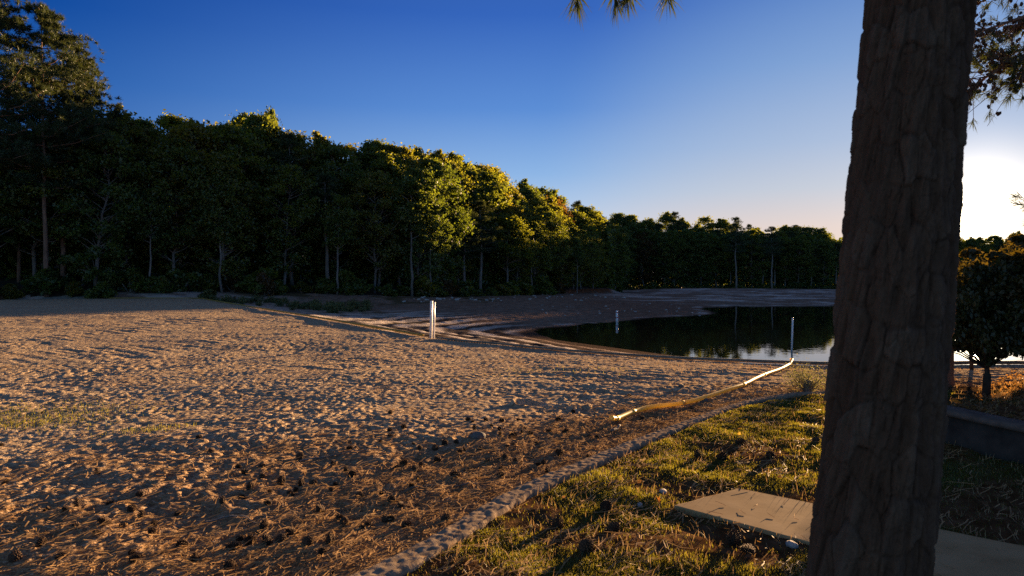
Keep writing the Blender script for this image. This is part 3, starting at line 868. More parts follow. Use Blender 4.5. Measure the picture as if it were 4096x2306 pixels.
def broadleaf(seed, base=.22, spread=.27, ncl=85, nleaf=115, leafs=.215, lean=0):
    """20 m tall tree at the origin: (trunk mesh, crown mesh)"""
    rng = np.random.default_rng(seed); h = 20.
    tb = MB(); cb_ = MB()
    zs = np.linspace(0, h * .9, 12); wob = np.cumsum(rng.normal(0, .16, (12, 2)), 0); wob -= wob[0]
    wob[:, 0] += lean * zs
    tp = np.stack([wob[:, 0], wob[:, 1], zs], 1); tb.tube(tp, np.linspace(.24, .03, 12), 7)
    cen = []
    for k in range(ncl):
        t = base + (1 - base) * rng.uniform(0, 1) ** .85
        env = spread * h * np.interp(t, [base, base + .12, base + .35, .75, .9, 1.0], [.35, .75, 1, .85, .55, .14])
        a = rng.uniform(0, 2 * math.pi); r = env * rng.uniform(.35, 1.05) ** .7
        c0 = np.array([np.interp(t * h, zs, wob[:, 0]), np.interp(t * h, zs, wob[:, 1]), t * h])
        c = c0 + [r * math.cos(a), r * math.sin(a), rng.normal(0, .35)]
        cen.append((c, c0, r))
        rad = rng.choice([.35, .5, .7, 1.1]) * (1.0 if t < .9 else .7)
        pts = rng.normal(0, .62, (nleaf, 3)) * [rad * 1.15, rad * 1.15, rad * .7] + c
        cb_.add(*leaf_quads(pts, leafs, .5, .62, rng))
        if k % 3 == 0 and r > 1.2:
            z0 = max(.1 * h, c[2] - r * rng.uniform(.5, .9))
            b0 = np.array([np.interp(z0, zs, wob[:, 0]), np.interp(z0, zs, wob[:, 1]), z0])
            md = (b0 + c) / 2 + rng.normal(0, .25, 3)
            tb.tube([b0, md, c], [.075, .05, .02], 5, False)
    for k in range(3):                          # top sprigs
        c = np.array([wob[-1, 0] + rng.normal(0, .8), wob[-1, 1] + rng.normal(0, .8), h * rng.uniform(.93, .985)])
        cb_.add(*leaf_quads(ball(60, rng, .1) * [.5, .5, .55] + c, leafs * .9, .3, .62, rng))
        tb.tube([tp[-1], (tp[-1] + c) / 2 + rng.normal(0, .1, 3), c], [.035, .025, .012], 4, False)
    return tb.mesh('trunk', True), cb_.mesh('crown')


def needle_blades(mb_, c, rng, n=16, ln=.42, w=.028):
    d = rng.normal(size=(n, 3)); d[:, 2] += .35; d /= np.linalg.norm(d, axis=1)[:, None]
    s = np.cross(d, rng.normal(size=(n, 3))); s /= np.linalg.norm(s, axis=1)[:, None]
    L = ln * rng.uniform(.6, 1.15, (n, 1))
    V = np.stack([c - s * w, c + s * w, c + d * L], 1).reshape(-1, 3)
    mb_.add(V, None, np.arange(n)[:, None] * 3 + np.array([[0, 1, 2]]))


def pine(seed, base=.5, spread=.17, levels=15, tufts=13, ln=.42, nb=16, h=20., side=0):
    rng = np.random.default_rng(seed); tb = MB(); cb_ = MB()
    zs = np.linspace(0, h * .985, 14); wob = np.cumsum(rng.normal(0, .07, (14, 2)), 0); wob -= wob[0]
    tb.tube(np.stack([wob[:, 0], wob[:, 1], zs], 1), np.linspace(.26, .03, 14), 8)
    for l in range(levels):
        t = base + (1 - base) * (l + rng.uniform(0, .8)) / levels
        env = spread * h * np.interp(t, [base, base + .15, .75, .92, 1], [.6, 1.0, .85, .5, .15])
        for q in range(rng.integers(2, 5)):
            a = rng.uniform(0, 2 * math.pi); r = env * rng.uniform(.55, 1.15)
            z0 = t * h; b0 = np.array([np.interp(z0, zs, wob[:, 0]), np.interp(z0, zs, wob[:, 1]), z0])
            rise = rng.uniform(.02, .3) * r
            e = b0 + [r * math.cos(a), r * math.sin(a), rise]
            md = (b0 + e) / 2 + [0, 0, -.08 * r + rng.normal(0, .08)]
            tb.tube([b0, md, e], [.06, .04, .015], 5, False)
            for k in range(tufts):
                u = rng.uniform(.35, 1.05); c = (b0 * (1 - u) + e * u) if u > .5 else (b0 * (1 - u) + md * u)
                c = c + rng.normal(0, 1, 3) * [.17 * r * u + .1, .17 * r * u + .1, .16]
                for _ in range(2): needle_blades(cb_, c + rng.normal(0, .13, 3), rng, nb, ln)
    for _ in range(10): needle_blades(cb_, np.array([wob[-1, 0], wob[-1, 1], h * .97]) + rng.normal(0, .3, 3), rng, nb, ln)
    return tb.mesh('trunk', True), cb_.mesh('crown')


def put_tree(name, meshes, mats, loc, h, wid, rz, label, cat, group, href=20.):
    o = bpy.data.objects.new(name, None); COL.objects.link(o)
    o.location = loc; o.rotation_euler = (0, 0, rz); o.scale = (h / href * wid, h / href * wid, h / href)
    tag(o, label, cat, group)
    for nm, me, mt in zip(('trunk', 'crown'), meshes, mats):
        if me is None: continue
        if len(me.materials) == 0: me.materials.append(mt)
        c = bpy.data.objects.new(nm, me); COL.objects.link(c); c.parent = o
        c.material_slots[0].link = 'OBJECT'; c.material_slots[0].material = mt
    return o


BL = [broadleaf(s, b, sp, n, l) for s, b, sp, n, l in ((1, .10, .26, 200, 95), (2, .18, .24, 180, 95), (3, .26, .29, 190, 95), (4, .06, .23, 200, 90), (5, .34, .25, 170, 95), (6, .12, .21, 180, 90))]
PN = [pine(21, .45, .17), pine(22, .55, .2), pine(23, .4, .15)]

PROF = np.array([(-400, 300), (-60, 335), (0, 335), (110, 320), (180, 300), (250, 292), (330, 292), (420, 295), (500, 298), (560, 322), (600, 314), (640, 305), (690, 297), (715, 340), (800, 343), (870, 357), (930, 372), (1000, 380), (1050, 370), (1090, 378), (1130, 400), (1190, 412), (1240, 440), (1262, 482), (1340, 483), (1390, 500), (1440, 515), (1480, 535), (1530, 546), (1600, 552), (1700, 560), (1850, 566), (1940, 576), (2080, 582), (2130, 586), (2300, 596), (2400, 597), (2450, 600), (2500, 598), (2540, 592), (2700, 560), (3000, 520)], float) * .39755


def prof_y(px): return float(np.interp(px, PROF[:, 0], PROF[:, 1]))


KIND = {'leaf_green': 'dark green', 'leaf_yellow': 'yellow-green', 'leaf_rust': 'rust-brown'}


def forest_row(off, spacing, rel, x0, x1, names, region, jitter=1.3, pines=.15, rust=.05, yel=.3, wid=(.85, 1.2)):
    x = x0
    while x < x1:
        sl = float(np.interp(x, fcx, np.gradient(fcy, fcx))); nrm = np.array([-sl, 1]) / math.hypot(1, sl)
        bx = x + R.normal(0, jitter * .5); by = float(np.interp(bx, fcx, fcy))
        if abs(sl) > 4: nrm = np.array([-.5, .86])
        px_, py_ = bx + nrm[0] * (off + R.uniform(-jitter, jitter)), by + nrm[1] * (off + R.uniform(-jitter, jitter))
        x += spacing * R.uniform(.75, 1.3) / math.hypot(1, min(abs(sl), 4))
        if py_ < 20: continue
        px = CX + px_ / py_ * F
        if px < -150 or px > 1400: continue
        z = H(px_, py_) - .15
        yt = prof_y(px) + rel[0] + R.normal(0, rel[1])
        h = (EYE + (HOR - yt) / F * py_) - z
        h = min(max(h, 5), 32)
        w = R.uniform(*wid) * (20 / h) ** .45
        rz = R.uniform(0, 6.28); u = R.uniform()
        if R.uniform() < pines:
            put_tree('pine_tree', PN[R.integers(0, 3)], (M['bark_far'], M['needle']), (px_, py_, z), h, w * 1.15, rz,
                     'dark needled pine ' + names, 'tree', 'pines ' + region)
        else:
            mk = 'leaf_rust' if u < rust else 'leaf_yellow' if u < rust + yel else 'leaf_green'
            put_tree('broadleaf_tree', BL[R.integers(0, 6)], (M['bark_far'], M[mk]), (px_, py_, z), h, w, rz,
                     KIND[mk] + ' leafy tree ' + names, 'tree', KIND[mk] + ' trees ' + region)


forest_row(2, 6.0, (26, 9), -105, 23, 'in the front row of the wood beyond the dry cove', 'in the front row of the wood', 1.2, .08, .04, .25)
forest_row(7, 6.0, (9, 5), -110, 20, 'in the second row of the wood beyond the dry cove', 'in the second row of the wood', 1.4, .12, .05, .35)
forest_row(12.5, 4.6, (-.5, 2.6), -118, 20, 'at the skyline of the wood on the left', 'on the skyline of the wood', 1.6, .10, .05, .4)
forest_row(19, 6.2, (9, 4.0), -125, 22, 'deep inside the wood on the left', 'deep inside the wood', 1.8, .12, .06, .4)
forest_row(2.5, 5.0, (11, 5), 29, 120, 'in the front row on the far bank of the lake', 'in the front row of the far bank', 1.4, .22, .05, .1, (1.0, 1.35))
forest_row(9, 5.6, (4, 3), 24, 122, 'in the second row on the far bank of the lake', 'in the second row of the far bank', 1.6, .25, .04, .1, (1.0, 1.35))
forest_row(17, 5.2, (-3, 2.5), 20, 126, 'on the skyline of the far bank of the lake', 'on the skyline of the far bank', 1.8, .4, .03, .1, (1.0, 1.35))
forest_row(3, 8.5, (2.5, 1.2), 150, 345, 'on the distant bank under the setting sun', 'on the distant bank under the sun', 2.5, .4, .03, .1, (.9, 1.3))
forest_row(12, 8.5, (0.3, .8), 150, 350, 'on the skyline of the distant bank under the setting sun', 'on the skyline under the sun', 2.5, .4, .03, .1, (.9, 1.3))

# slim pale trunks along the front of the wood
SLIM = [broadleaf(71, .52, .17, 75, 80), broadleaf(72, .45, .19, 80, 80)]
for px_, yt_ in ((150, 190), (222, 175), (337, 195), (412, 178), (431, 205), (532, 222), (577, 238)):
    dd_ = np.arange(60., 180., .5); xx_ = (px_ - CX) / F * dd_
    d_ = float(dd_[np.argmax(forest_dist(xx_, dd_) > -R.uniform(.2, 1.5))]); x_ = (px_ - CX) / F * d_; z_ = H(x_, d_) - .1
    put_tree('broadleaf_tree', SLIM[R.integers(0, 2)], (M['bark_far'], M['leaf_green']), (x_, d_, z_), EYE + (HOR - yt_) / F * d_ - z_, R.uniform(.9, 1.1), R.uniform(0, 6),
             'slim tree with a bare pale trunk at the very front of the wood', 'tree', 'slim pale trunked trees at the front of the wood')


# the dim depth of the wood behind the front rows: one uncountable mass of leaves
def wood_mass(n, x0, x1, o0, o1, frac, size, label, name='wood_depth'):
    x = R.uniform(x0, x1, n); o = R.uniform(o0, o1, n); y = np.interp(x, fcx, fcy) + o; f = forest_dist(x, y)
    k = (f > o0 * .55) & (f < 40) & (y > 20); x, y = x[k], y[k]; z = terrain(x, y, False)
    top = EYE + (HOR - np.interp(CX + x / y * F, PROF[:, 0], PROF[:, 1])) / F * y - z
    hh = np.clip(top, 3, 30) * frac * (1 + .12 * perlin(x / 3, y / 3, 81))
    zz_ = z + hh * R.uniform(0, 1, len(x)) ** .9
    obj(name, mesh_np(name, *leaf_quads(np.stack([x, y, zz_], 1), size, .3)), M['leaf_green'], label=label, cat='wood', kind='stuff')


wood_mass(120000, -125, 24, 9, 26, .70, .42, 'dim leafy depth of the wood on the left')
wood_mass(100000, 24, 135, 4, 24, .84, .45, 'dim leafy depth of the wood on the far bank')
wood_mass(60000, 140, 350, 6, 30, .86, .6, 'dim leafy depth of the wood on the distant bank')

# tall pines standing above the wood on the left
TP = [pine(31, .36, .19, 24, 22, .5, 22, 30.), pine(32, .42, .17, 22, 22, .5, 22, 30.), pine(33, .45, .2, 22, 20, .5, 22, 30.)]
for (px, yt, d, v, wd, lab) in [(47, 7, 74, 0, 1.0, 'tallest pine at the left with a long bare trunk down to the grass'),
                                (63, 34, 78, 1, 1.15, 'tall pine with a reddish upper trunk just right of the tallest pine'),
                                (-4, -12, 70, 2, 1.05, 'tall pine cut by the left edge of the photo'),
                                (19, 70, 80, 1, .9, 'slim shorter pine between the left edge and the tallest pine'),
                                (86, 62, 84, 0, .8, 'pine with drooping boughs on the right flank of the tall pines'),
                                (117, 106, 86, 2, .5, 'small spindly pine top poking over the skyline right of the tall pines')]:
    x = (px - CX) / F * d; z = H(x, d) - .1; h = EYE + (HOR - yt) / F * d - z
    put_tree('pine_tree', TP[v], (M['bark_pine'], M['needle']), (x, d, z), h, wd * (30 / h) ** .3, R.uniform(0, 6), lab, 'tree', None, 30.)
# one broadleaf standing proud of the skyline and round pine tops on the far bank
for (px, yt, d, me, mt, wd, lab, hr) in [(268, 113, 112, BL[4], 'leaf_green', .42, 'dark leafy tree whose crown stands above its neighbours left of the twin posts', 20.),
                                     (533, 190, 160, BL[4], 'leaf_green', .6, 'small tufted treetop rising above the skyline near the end of the wood', 20.),
                                     (772, 227, 214, PN[1], 'needle', 1.2, 'round topped pine standing clear on the far bank skyline', 20.),
                                     (736, 223, 216, PN[1], 'needle', 1.2, 'broad flat topped pine left of the round topped pine on the far bank', 20.)]:
    x = (px - CX) / F * d; z = H(x, d) - .1; h = EYE + (HOR - yt) / F * d - z
    put_tree('pine_tree' if mt == 'needle' else 'broadleaf_tree', me, (M['bark_far'], M[mt]), (x, d, z), h, wd, R.uniform(0, 6), lab, 'tree', None, hr)


# ------------------------------------------------------------------ undergrowth, weeds, shrubs
def shrub(seed, n=16, leaf=.13, per=90):
    rng = np.random.default_rng(seed); cb_ = MB(); tb = MB()
    for k in range(n):
        a = rng.uniform(0, 6.28); r = rng.uniform(0, .8); z = rng.uniform(.25, 1.55) * (1 - .35 * r)
        c = np.array([r * math.cos(a), r * math.sin(a), z]); rad = rng.uniform(.25, .45)
        cb_.add(*leaf_quads(ball(per, rng, .1) * [rad, rad, rad * .85] + c, leaf, .4, .6, rng))
        tb.tube([(c[0] * .15, c[1] * .15, 0), c * [.6, .6, .6], c], [.03, .018, .006], 4, False)
    return tb.mesh('stems', True), cb_.mesh('leaves')


SH = [shrub(41), shrub(42, 20), shrub(43, 12)]
x = -98.
while x < 24:
    sl = float(np.interp(x, fcx, np.gradient(fcy, fcx))); off = R.uniform(-1.6, .8)
    n_ = np.array([-sl, 1]) / math.hypot(1, sl); bx = x + n_[0] * off; by = float(np.interp(x, fcx, fcy)) + n_[1] * off
    px = CX + bx / by * F; x += R.uniform(2.0, 3.4) / math.hypot(1, min(abs(sl), 3))
    if px < -60: continue
    if 10 < x < 25 and off < .5: continue
    u = R.uniform(); mk = 'leaf_rust' if u < .07 else 'leaf_green' if u < .75 else 'leaf_yellow'
    h = R.uniform(1.6, 4.2) / 1.8
    put_tree('shrub', SH[R.integers(0, 3)], (M['bark_far'], M[mk]), (bx, by, H(bx, by) - .1), h, R.uniform(1, 1.5), R.uniform(0, 6),
             KIND[mk] + ' undergrowth shrub at the foot of the wood', 'shrub', KIND[mk] + ' undergrowth at the foot of the wood', 1.)
for x in np.arange(29, 112, 3.6):
    by = float(np.interp(x, fcx, fcy)) + R.uniform(-1, 1); h = R.uniform(1.4, 3.4) / 1.8
    put_tree('shrub', SH[R.integers(0, 3)], (M['bark_far'], M['leaf_green']), (x, by, H(x, by) - .1), h, R.uniform(1.1, 1.7), R.uniform(0, 6),
             'dark green undergrowth shrub at the foot of the far bank trees', 'shrub', 'undergrowth on the far bank', 1.)
for (px, py, hpx, mk, wd, lab) in [(123, 297, 22, 'leaf_weed', .62, 'round grey-green bush alone in front of the wood at the left'),
                                   (163, 296, 18, 'leaf_yellow', .5, 'yellowish bush right of the round grey-green bush'),
                                   (209, 299, 10, 'leaf_weed', 1.3, 'pale low bush just behind the far end of the yellow hose'),
                                   (264, 297, 26, 'leaf_rust', .5, 'rust coloured sapling at the foot of the wood')]:
    x, y, z = hit(px, py - .5) if px > 200 else ((px - CX) / F * 79, 79., H((px - CX) / F * 79, 79.))
    put_tree('bush', SH[1], (M['bark_far'], M[mk]), (x, y, z - .05), hpx / F * y / 1.75, wd * 1.4, R.uniform(0, 6), lab, 'bush', None, 1.)


def weed(seed):
    rng = np.random.default_rng(seed); cb_ = MB(); tb = MB()
    for k in range(26):
        a = rng.uniform(0, 6.28); r = rng.uniform(0, .4); hh = rng.uniform(.35, 1.0) * (1 - .5 * r)
        b0 = np.array([r * math.cos(a), r * math.sin(a), 0]); e = b0 * 1.5 + [0, 0, hh]
        tb.tube([b0, (b0 + e) / 2, e], [.008, .006, .003], 3, False)
        u = rng.uniform(.15, 1, (34, 1)); pts = b0 * (1 - u) + e * u + rng.normal(0, .05, (34, 3))
        cb_.add(*leaf_quads(pts, .055, .3, .42, rng))
    return tb.mesh('stems'), cb_.mesh('leaves')


WD = [weed(51), weed(52), weed(53)]
spots = [(206 + 3.4 * k + R.uniform(-3, 3), 300 + .26 * k * 1.0 + R.uniform(-2.5, 2)) for k in range(46)]
spots += [(R.uniform(290, 372), R.uniform(304, 311)) for k in range(26)]
spots += [(R.uniform(300, 345), R.uniform(308, 314)) for k in range(6)]
for (px, py) in spots:
    x, y, z = hit(px, py)
    if sdist(np.array(x), np.array(y), ecx, ecy) < .4: continue
    s_ = R.uniform(.5, 1.15)
    put_tree('weed', WD[R.integers(0, 3)], (M['leaf_weed'], M['leaf_weed']), (x, y, z - .03), s_, R.uniform(1, 1.5), R.uniform(0, 6),
             'grey-green weed clump in the dry cove behind the yellow hose', 'weed', 'weeds along the dry cove', 1.)

# leafy shrub trees at the right, back-lit
def shrub_tree(seed, n, env, leaf=.045, per=120, hgt=2.):
    rng = np.random.default_rng(seed); cb_ = MB(); tb = MB()
    stem = np.array([(0, 0, -.1), (.03, 0, .35), (-.02, .03, .9), (.05, 0, hgt * .8)])
    tb.tube(stem, [.05, .045, .035, .012], 8)
    for k in range(n):
        d = ball(1, rng, .2)[0] * rng.choice([.7, .9, 1.05, 1.3]); c = np.array([d[0] * env[0], d[1] * env[0], max(env[1] + d[2] * env[2] * .9, .56 + rng.uniform(-.08, .3))]); rad = rng.uniform(.08, .24)
        cb_.add(*leaf_quads(ball(per, rng, .1) * [rad, rad, rad * .7] + c, leaf, .5, .6, rng))
        z0 = max(.4, c[2] - .5); b0 = np.array([0, 0, min(z0, hgt * .75)]); tb.tube([b0, (b0 + c) / 2 + [0, 0, .05], c], [.014, .009, .004], 4, False)
    return tb.mesh('trunk', True), cb_.mesh('crown')


STREE = [shrub_tree(61, 150, (.95, 1.15, .80), .043, 110, 1.9), shrub_tree(62, 190, (1.1, 1.2, .75), .045, 110, 2.0), shrub_tree(63, 130, (.85, 1.0, .62), .045, 110, 1.7)]
for (px, d, v, yt, wd, rz, lab) in [(986, 9.6, 0, 239, .72, .3, 'back-lit leafy shrub tree with a thin wrapped stem right of the big trunk'),
                                   (1032, 10.2, 1, 226, 1.1, 1.3, 'dark dense shrub tree at the right edge of the photo'),
                                   (972, 13.4, 2, 247, .6, 2.2, 'low shrub tree behind the back-lit one with the water glare under its crown'),
                                   (1038, 13.4, 1, 238, .9, 4.0, 'shrub tree standing between the back-lit one and the right edge')]:
    x, y = (px - CX) / F * d, d; z0 = H(x, y); top = EYE + (HOR - yt) / F * d - z0
    o = put_tree('shrub_tree', STREE[v], (M['bark_dark'], M['leaf_shrub']), (x, y, z0 - .02), top / (2.2, 2.2, 1.9)[v], wd, rz, lab, 'tree', None, 1.)
    if v == 0:
        w_ = MB(); w_.tube([(0, 0, -.05), (.02, 0, .2), (.028, 0, .33)], [.075, .07, .065], 10); obj('stem_wrap', w_.mesh('stem_wrap', True), M['bark_dark'], o)
st = MB(); x, y = 6.9, 10.9; z = H(x, y)
st.tube([(0, 0, -.1), (0, 0, .15), (.02, 0, .6), (.0, .03, 1.2)], [.16, .13, .115, .1], 12)
so = obj('tree_stump', None, label='dark broken trunk standing among the shrub trees at the right', cat='stump', loc=(x, y, z)); obj('trunk', st.mesh('trunk', True), M['bark_pine'], so)

# small bushy plant by the lawn's far edge, and dry weeds near it
x, y, z = hit(808, 393)
pb = MB(); pl_ = MB(); rng = np.random.default_rng(77)
for k in range(34):
    a = rng.uniform(0, 6.28); e = np.array([.36 * math.cos(a) * rng.uniform(.3, 1), .26 * math.sin(a), rng.uniform(.16, .36)])
    pb.tube([(0, 0, 0), e * .5 + rng.normal(0, .03, 3), e], [.007, .004, .002], 4, False)
    u = rng.uniform(.45, 1.1, (70, 1)); pl_.add(*leaf_quads(e * u + rng.normal(0, .06, (70, 3)), .013, .2, .4, rng))
po = obj('wiry_plant', None, label='pale wiry plant on a dark stub at the far edge of the lawn', cat='plant', loc=(x, y, z))
obj('stems', pb.mesh('stems'), M['bark_far'], po); obj('leaves', pl_.mesh('leaves'), M['leaf_weed'], po)
sb = MB(); sb.tube([(0, 0, -.05), (0, 0, .1), (.01, 0, .17)], [.075, .065, .06], 9); obj('stub', sb.mesh('stub', True), M['bark_far'], po)


# ------------------------------------------------------------------ grass and straw
def scatter(n, r0, r1, a0, a1, p=1.0):
    a = np.radians(R.uniform(a0, a1, n)); u = R.uniform(0, 1, n)
    r = (r0 ** p + u * (r1 ** p - r0 ** p)) ** (1 / p) if p else np.exp(np.log(r0) + u * np.log(r1 / r0))
    return r * np.sin(a), r * np.cos(a), r


def blades(x, y, h, w, lean=.5):
    n = len(x); z = terrain(x, y)
    a = R.uniform(0, 2 * math.pi, n); d = np.stack([np.cos(a), np.sin(a), 0 * a], 1); s = np.stack([-np.sin(a), np.cos(a), 0 * a], 1) * w[:, None]
    l = (R.uniform(.1, 1, n) * lean * h)[:, None]
    b = np.stack([x, y, z - .006], 1); up = np.array([0, 0, 1.])
    m = b + d * l * .35 + up * h[:, None] * .6; t = b + d * l + up * h[:, None]
    V = np.stack([b - s, b + s, m + s * .7, m - s * .7, t], 1).reshape(-1, 3)
    i = np.arange(n)[:, None] * 5
    return V, i + np.array([[0, 1, 2, 3]]), i + np.array([[3, 2, 4]])


def green_at(x, y):
    g = .32 + .9 * fbm(x / .9, y / .9, 43, 3) + .5 * sst(5.5, 7.5, y) * (1 - sst(9, 10.5, y))
    return np.clip(g, 0, 1)


x, y, r = scatter(700000, 2.3, 12, -16, 46, .9)
c = sdist(x, y, ccx, ccy); keep = (c < -.1) & ~in_path(x, y) & (x < wall_x(y) - .12)
keep &= R.uniform(size=len(x)) < (.05 + .95 * sst(.05, .75, green_at(x, y)))
x, y, r = x[keep], y[keep], r[keep]; n = len(x)
tall = np.exp(.32 * perlin(x / .35, y / .35, 55))
g = mesh_np('grass', *blades(x, y, R.uniform(.012, .031, n) * tall, (.0009 + .00022 * r) * R.uniform(.7, 1.3, n), .9))
obj('grass', g, M['grass'], label='patchy green lawn grass', cat='grass', kind='stuff')
# thin green growth on the sand at the left and along the curb
gx, gy = [], []
for (px, py, sx, sy, nn) in [(8, 415, .9, .6, 1500), (40, 420, .6, .4, 500), (152, 430, .3, .15, 260), (10, 425, .7, .3, 400), (300, 320, .8, .5, 0), (605, 480, .12, .1, 400), (580, 373, 1.2, .5, 90), (530, 371, .8, .4, 50), (388, 315, 1, .6, 200)]:
    X, Y, Z = hit(px, py); gx.append(R.normal(X, sx, nn)); gy.append(R.normal(Y, sy, nn))
x = np.concatenate(gx); y = np.concatenate(gy); n = len(x); r = np.hypot(x, y)
obj('sprouting_grass', mesh_np('sprouting_grass', *blades(x, y, R.uniform(.02, .065, n), (.0011 + .00022 * r) * R.uniform(.7, 1.3, n), .8)), M['grass'], label='sparse green grass sprouting through the sand', cat='grass', kind='stuff')
# dry bleached stalks
x, y, r = scatter(60000, 2.3, 19, -16, 46, .9)
c = sdist(x, y, ccx, ccy); s = sdist(x, y, ecx, ecy)
keep = ((c < -.05) & (R.uniform(size=len(x)) < .30) | (c > 0) & (s < -.1) & (x > 3.2) & (x < 9) & (y > 13) & (y < 17) & (R.uniform(size=len(x)) < .35)) & ~in_path(x, y)
x, y, r = x[keep], y[keep], r[keep]; n = len(x)
obj('dry_grass', mesh_np('dry_grass', *blades(x, y, R.uniform(.02, .085, n) * (1 - .3 * (y > 11)), (.0010 + .00022 * r) * R.uniform(.7, 1.2, n), 1.3)), M['dry'], label='short bleached dry stalks in the lawn', cat='grass', kind='stuff')


def straw(x, y, lmin, lmax, w, lift):
    n = len(x); a = math.radians(58) + np.where(R.uniform(size=n) < .7, R.normal(0, .4, n), R.normal(0, 1.2, n)); L = R.uniform(lmin, lmax, n)
    bend = R.normal(0, .25, n); P0 = np.stack([x, y], 1)
    V = np.zeros((n, 3, 2, 3)); e0 = R.uniform(0, lift, n); e1 = R.uniform(0, lift * .6, n); e2 = R.uniform(0, lift, n)
    for k, (t, e) in enumerate(((-.5, e0), (0, e1), (.5, e2))):
        aa = a + bend * t * 2; cx = x + np.cos(aa) * L * t; cy = y + np.sin(aa) * L * t
        cz = terrain(cx, cy) + .004 + e
        nx, ny = -np.sin(aa) * w, np.cos(aa) * w
        V[:, k, 0] = np.stack([cx - nx, cy - ny, cz], 1); V[:, k, 1] = np.stack([cx + nx, cy + ny, cz + w * .9], 1)
    i = np.arange(n)[:, None] * 6
    return V.reshape(-1, 3), np.concatenate([i + np.array([[0, 1, 3, 2]]), i + np.array([[2, 3, 5, 4]])])


def litter_at(x, y, c):
    return np.clip(1.15 * (1 - sst(1.5, 9, np.hypot(x, y) - 2.2)) + .9 * (1 - sst(0, 2.2, c)) + .25 * fbm(x / 1.5, y / 1.5, 41, 3) - .05, 0, 1) * .8 + .10


x, y, r = scatter(260000, 2.3, 22, -46, 42, .75)
c = sdist(x, y, ccx, ccy); s = sdist(x, y, ecx, ecy)
den = np.where(c > .1, litter_at(x, y, c) * sst(.25, .62, .5 + .55 * fbm(x / .45, y / .45, 57, 3) + .25 * litter_at(x, y, c)), .35 * sst(.3, .7, .5 + .5 * fbm(x / .5, y / .5, 58, 2)))
keep = (R.uniform(size=len(x)) < den * np.where(c > 0, .11 + .4 * (1 - sst(0, 2.2, c)), .35)) & (np.abs(c) > .1) & (s < -.2) & ~in_path(x, y) & ((x < wall_x(y) - .15) | (x > wall_x(y) + .2))
x, y, r = x[keep], y[keep], r[keep]
V, Q = straw(x, y, .09, .22, (.0010 + .00026 * r) * R.uniform(.7, 1.4, len(x)), .03)
obj('pine_straw', mesh_np('pine_straw', V, Q), M['straw'], label='rusty fallen pine needles littering the sand and lawn', cat='pine straw', kind='stuff')
# a few needles on the path slab
nn = 45; t = R.uniform(size=(nn, 1)); q = R.uniform(size=(nn, 1)); pp = A_ + (c1 - A_) * t * .6 + (B_ - A_) * q
n_ = MB()
for v in pp:
    a = R.uniform(0, 3.14); l = R.uniform(.025, .06); u_ = np.array([math.cos(a), math.sin(a), 0]) * l
    v = v * [1, 1, 0] + [0, 0, .027]
    n_.tube([v - u_, v + R.normal(size=3) * [.008, .008, 0] + [0, 0, .003], v + u_ + [0, 0, R.uniform(0, .02)]], [.0011, .0014, .0009], 4)
obj('pine_needles', n_.mesh('pine_needles'), M['straw'], label='loose pine needles lying on the concrete path', cat='pine needles', kind='stuff')

# fallen leaves on the raised ground behind the wall and over the lawn
x, y, r = scatter(9000, 4, 16, 26, 48, .9)
s = sdist(x, y, ecx, ecy); keep = (x > wall_x(y) + .15) & (s < -.3); x, y = x[keep], y[keep]
x2, y2, r2 = scatter(150, 3, 12, -14, 26, 1); k2 = (sdist(x2, y2, ccx, ccy) < -.2) & ~in_path(x2, y2) & (x2 < wall_x(y2) - .3); x = np.concatenate([x, x2[k2]]); y = np.concatenate([y, y2[k2]])
obj('fallen_leaves', mesh_np('fallen_leaves', *leaf_quads(np.stack([x, y, terrain(x, y) + R.uniform(.008, .03, len(x))], 1), .028, 1.2, .6)), M['fallen'], label='brown fallen leaves scattered over the raised ground', cat='fallen leaves', kind='stuff')


def maple(mb_, s):
    pts = []; prof_ = [(0, 1), (.2, .5), (.42, .85), (.62, .42), (.95, .62), (1.2, .3), (1.0 * math.pi, .35)]
    ang = [p[0] for p in prof_] + [2 * math.pi - p[0] for p in prof_[-2::-1]]; rad = [p[1] for p in prof_] + [p[1] for p in prof_[-2::-1]]
    V = [(0, 0, 0)] + [(s * r_ * math.sin(a), s * r_ * math.cos(a), s * .35 * r_ * abs(math.sin(a * 2.5))) for a, r_ in zip(ang[:-1], rad[:-1])]
    n = len(V) - 1; mb_.add(V, None, [[0, 1 + k, 1 + (k + 1) % n] for k in range(n)])


for (px, py, sc, mt, tilt, lab) in [(659, 505, .06, 'orange', .9, 'bright orange maple leaf lying on the lawn left of the path corner'), (739, 439, .045, 'yellowleaf', 1.2, 'single yellow leaf standing in the grass in the middle of the lawn')]:
    x, y, z = hit(px, py); b = MB(); maple(b, sc)
    o = obj('maple_leaf', b.mesh('maple_leaf'), M[mt], label=lab, cat='leaf', loc=(x, y, z + sc * .35)); o.rotation_euler = (tilt, .2, R.uniform(-.8, .8))


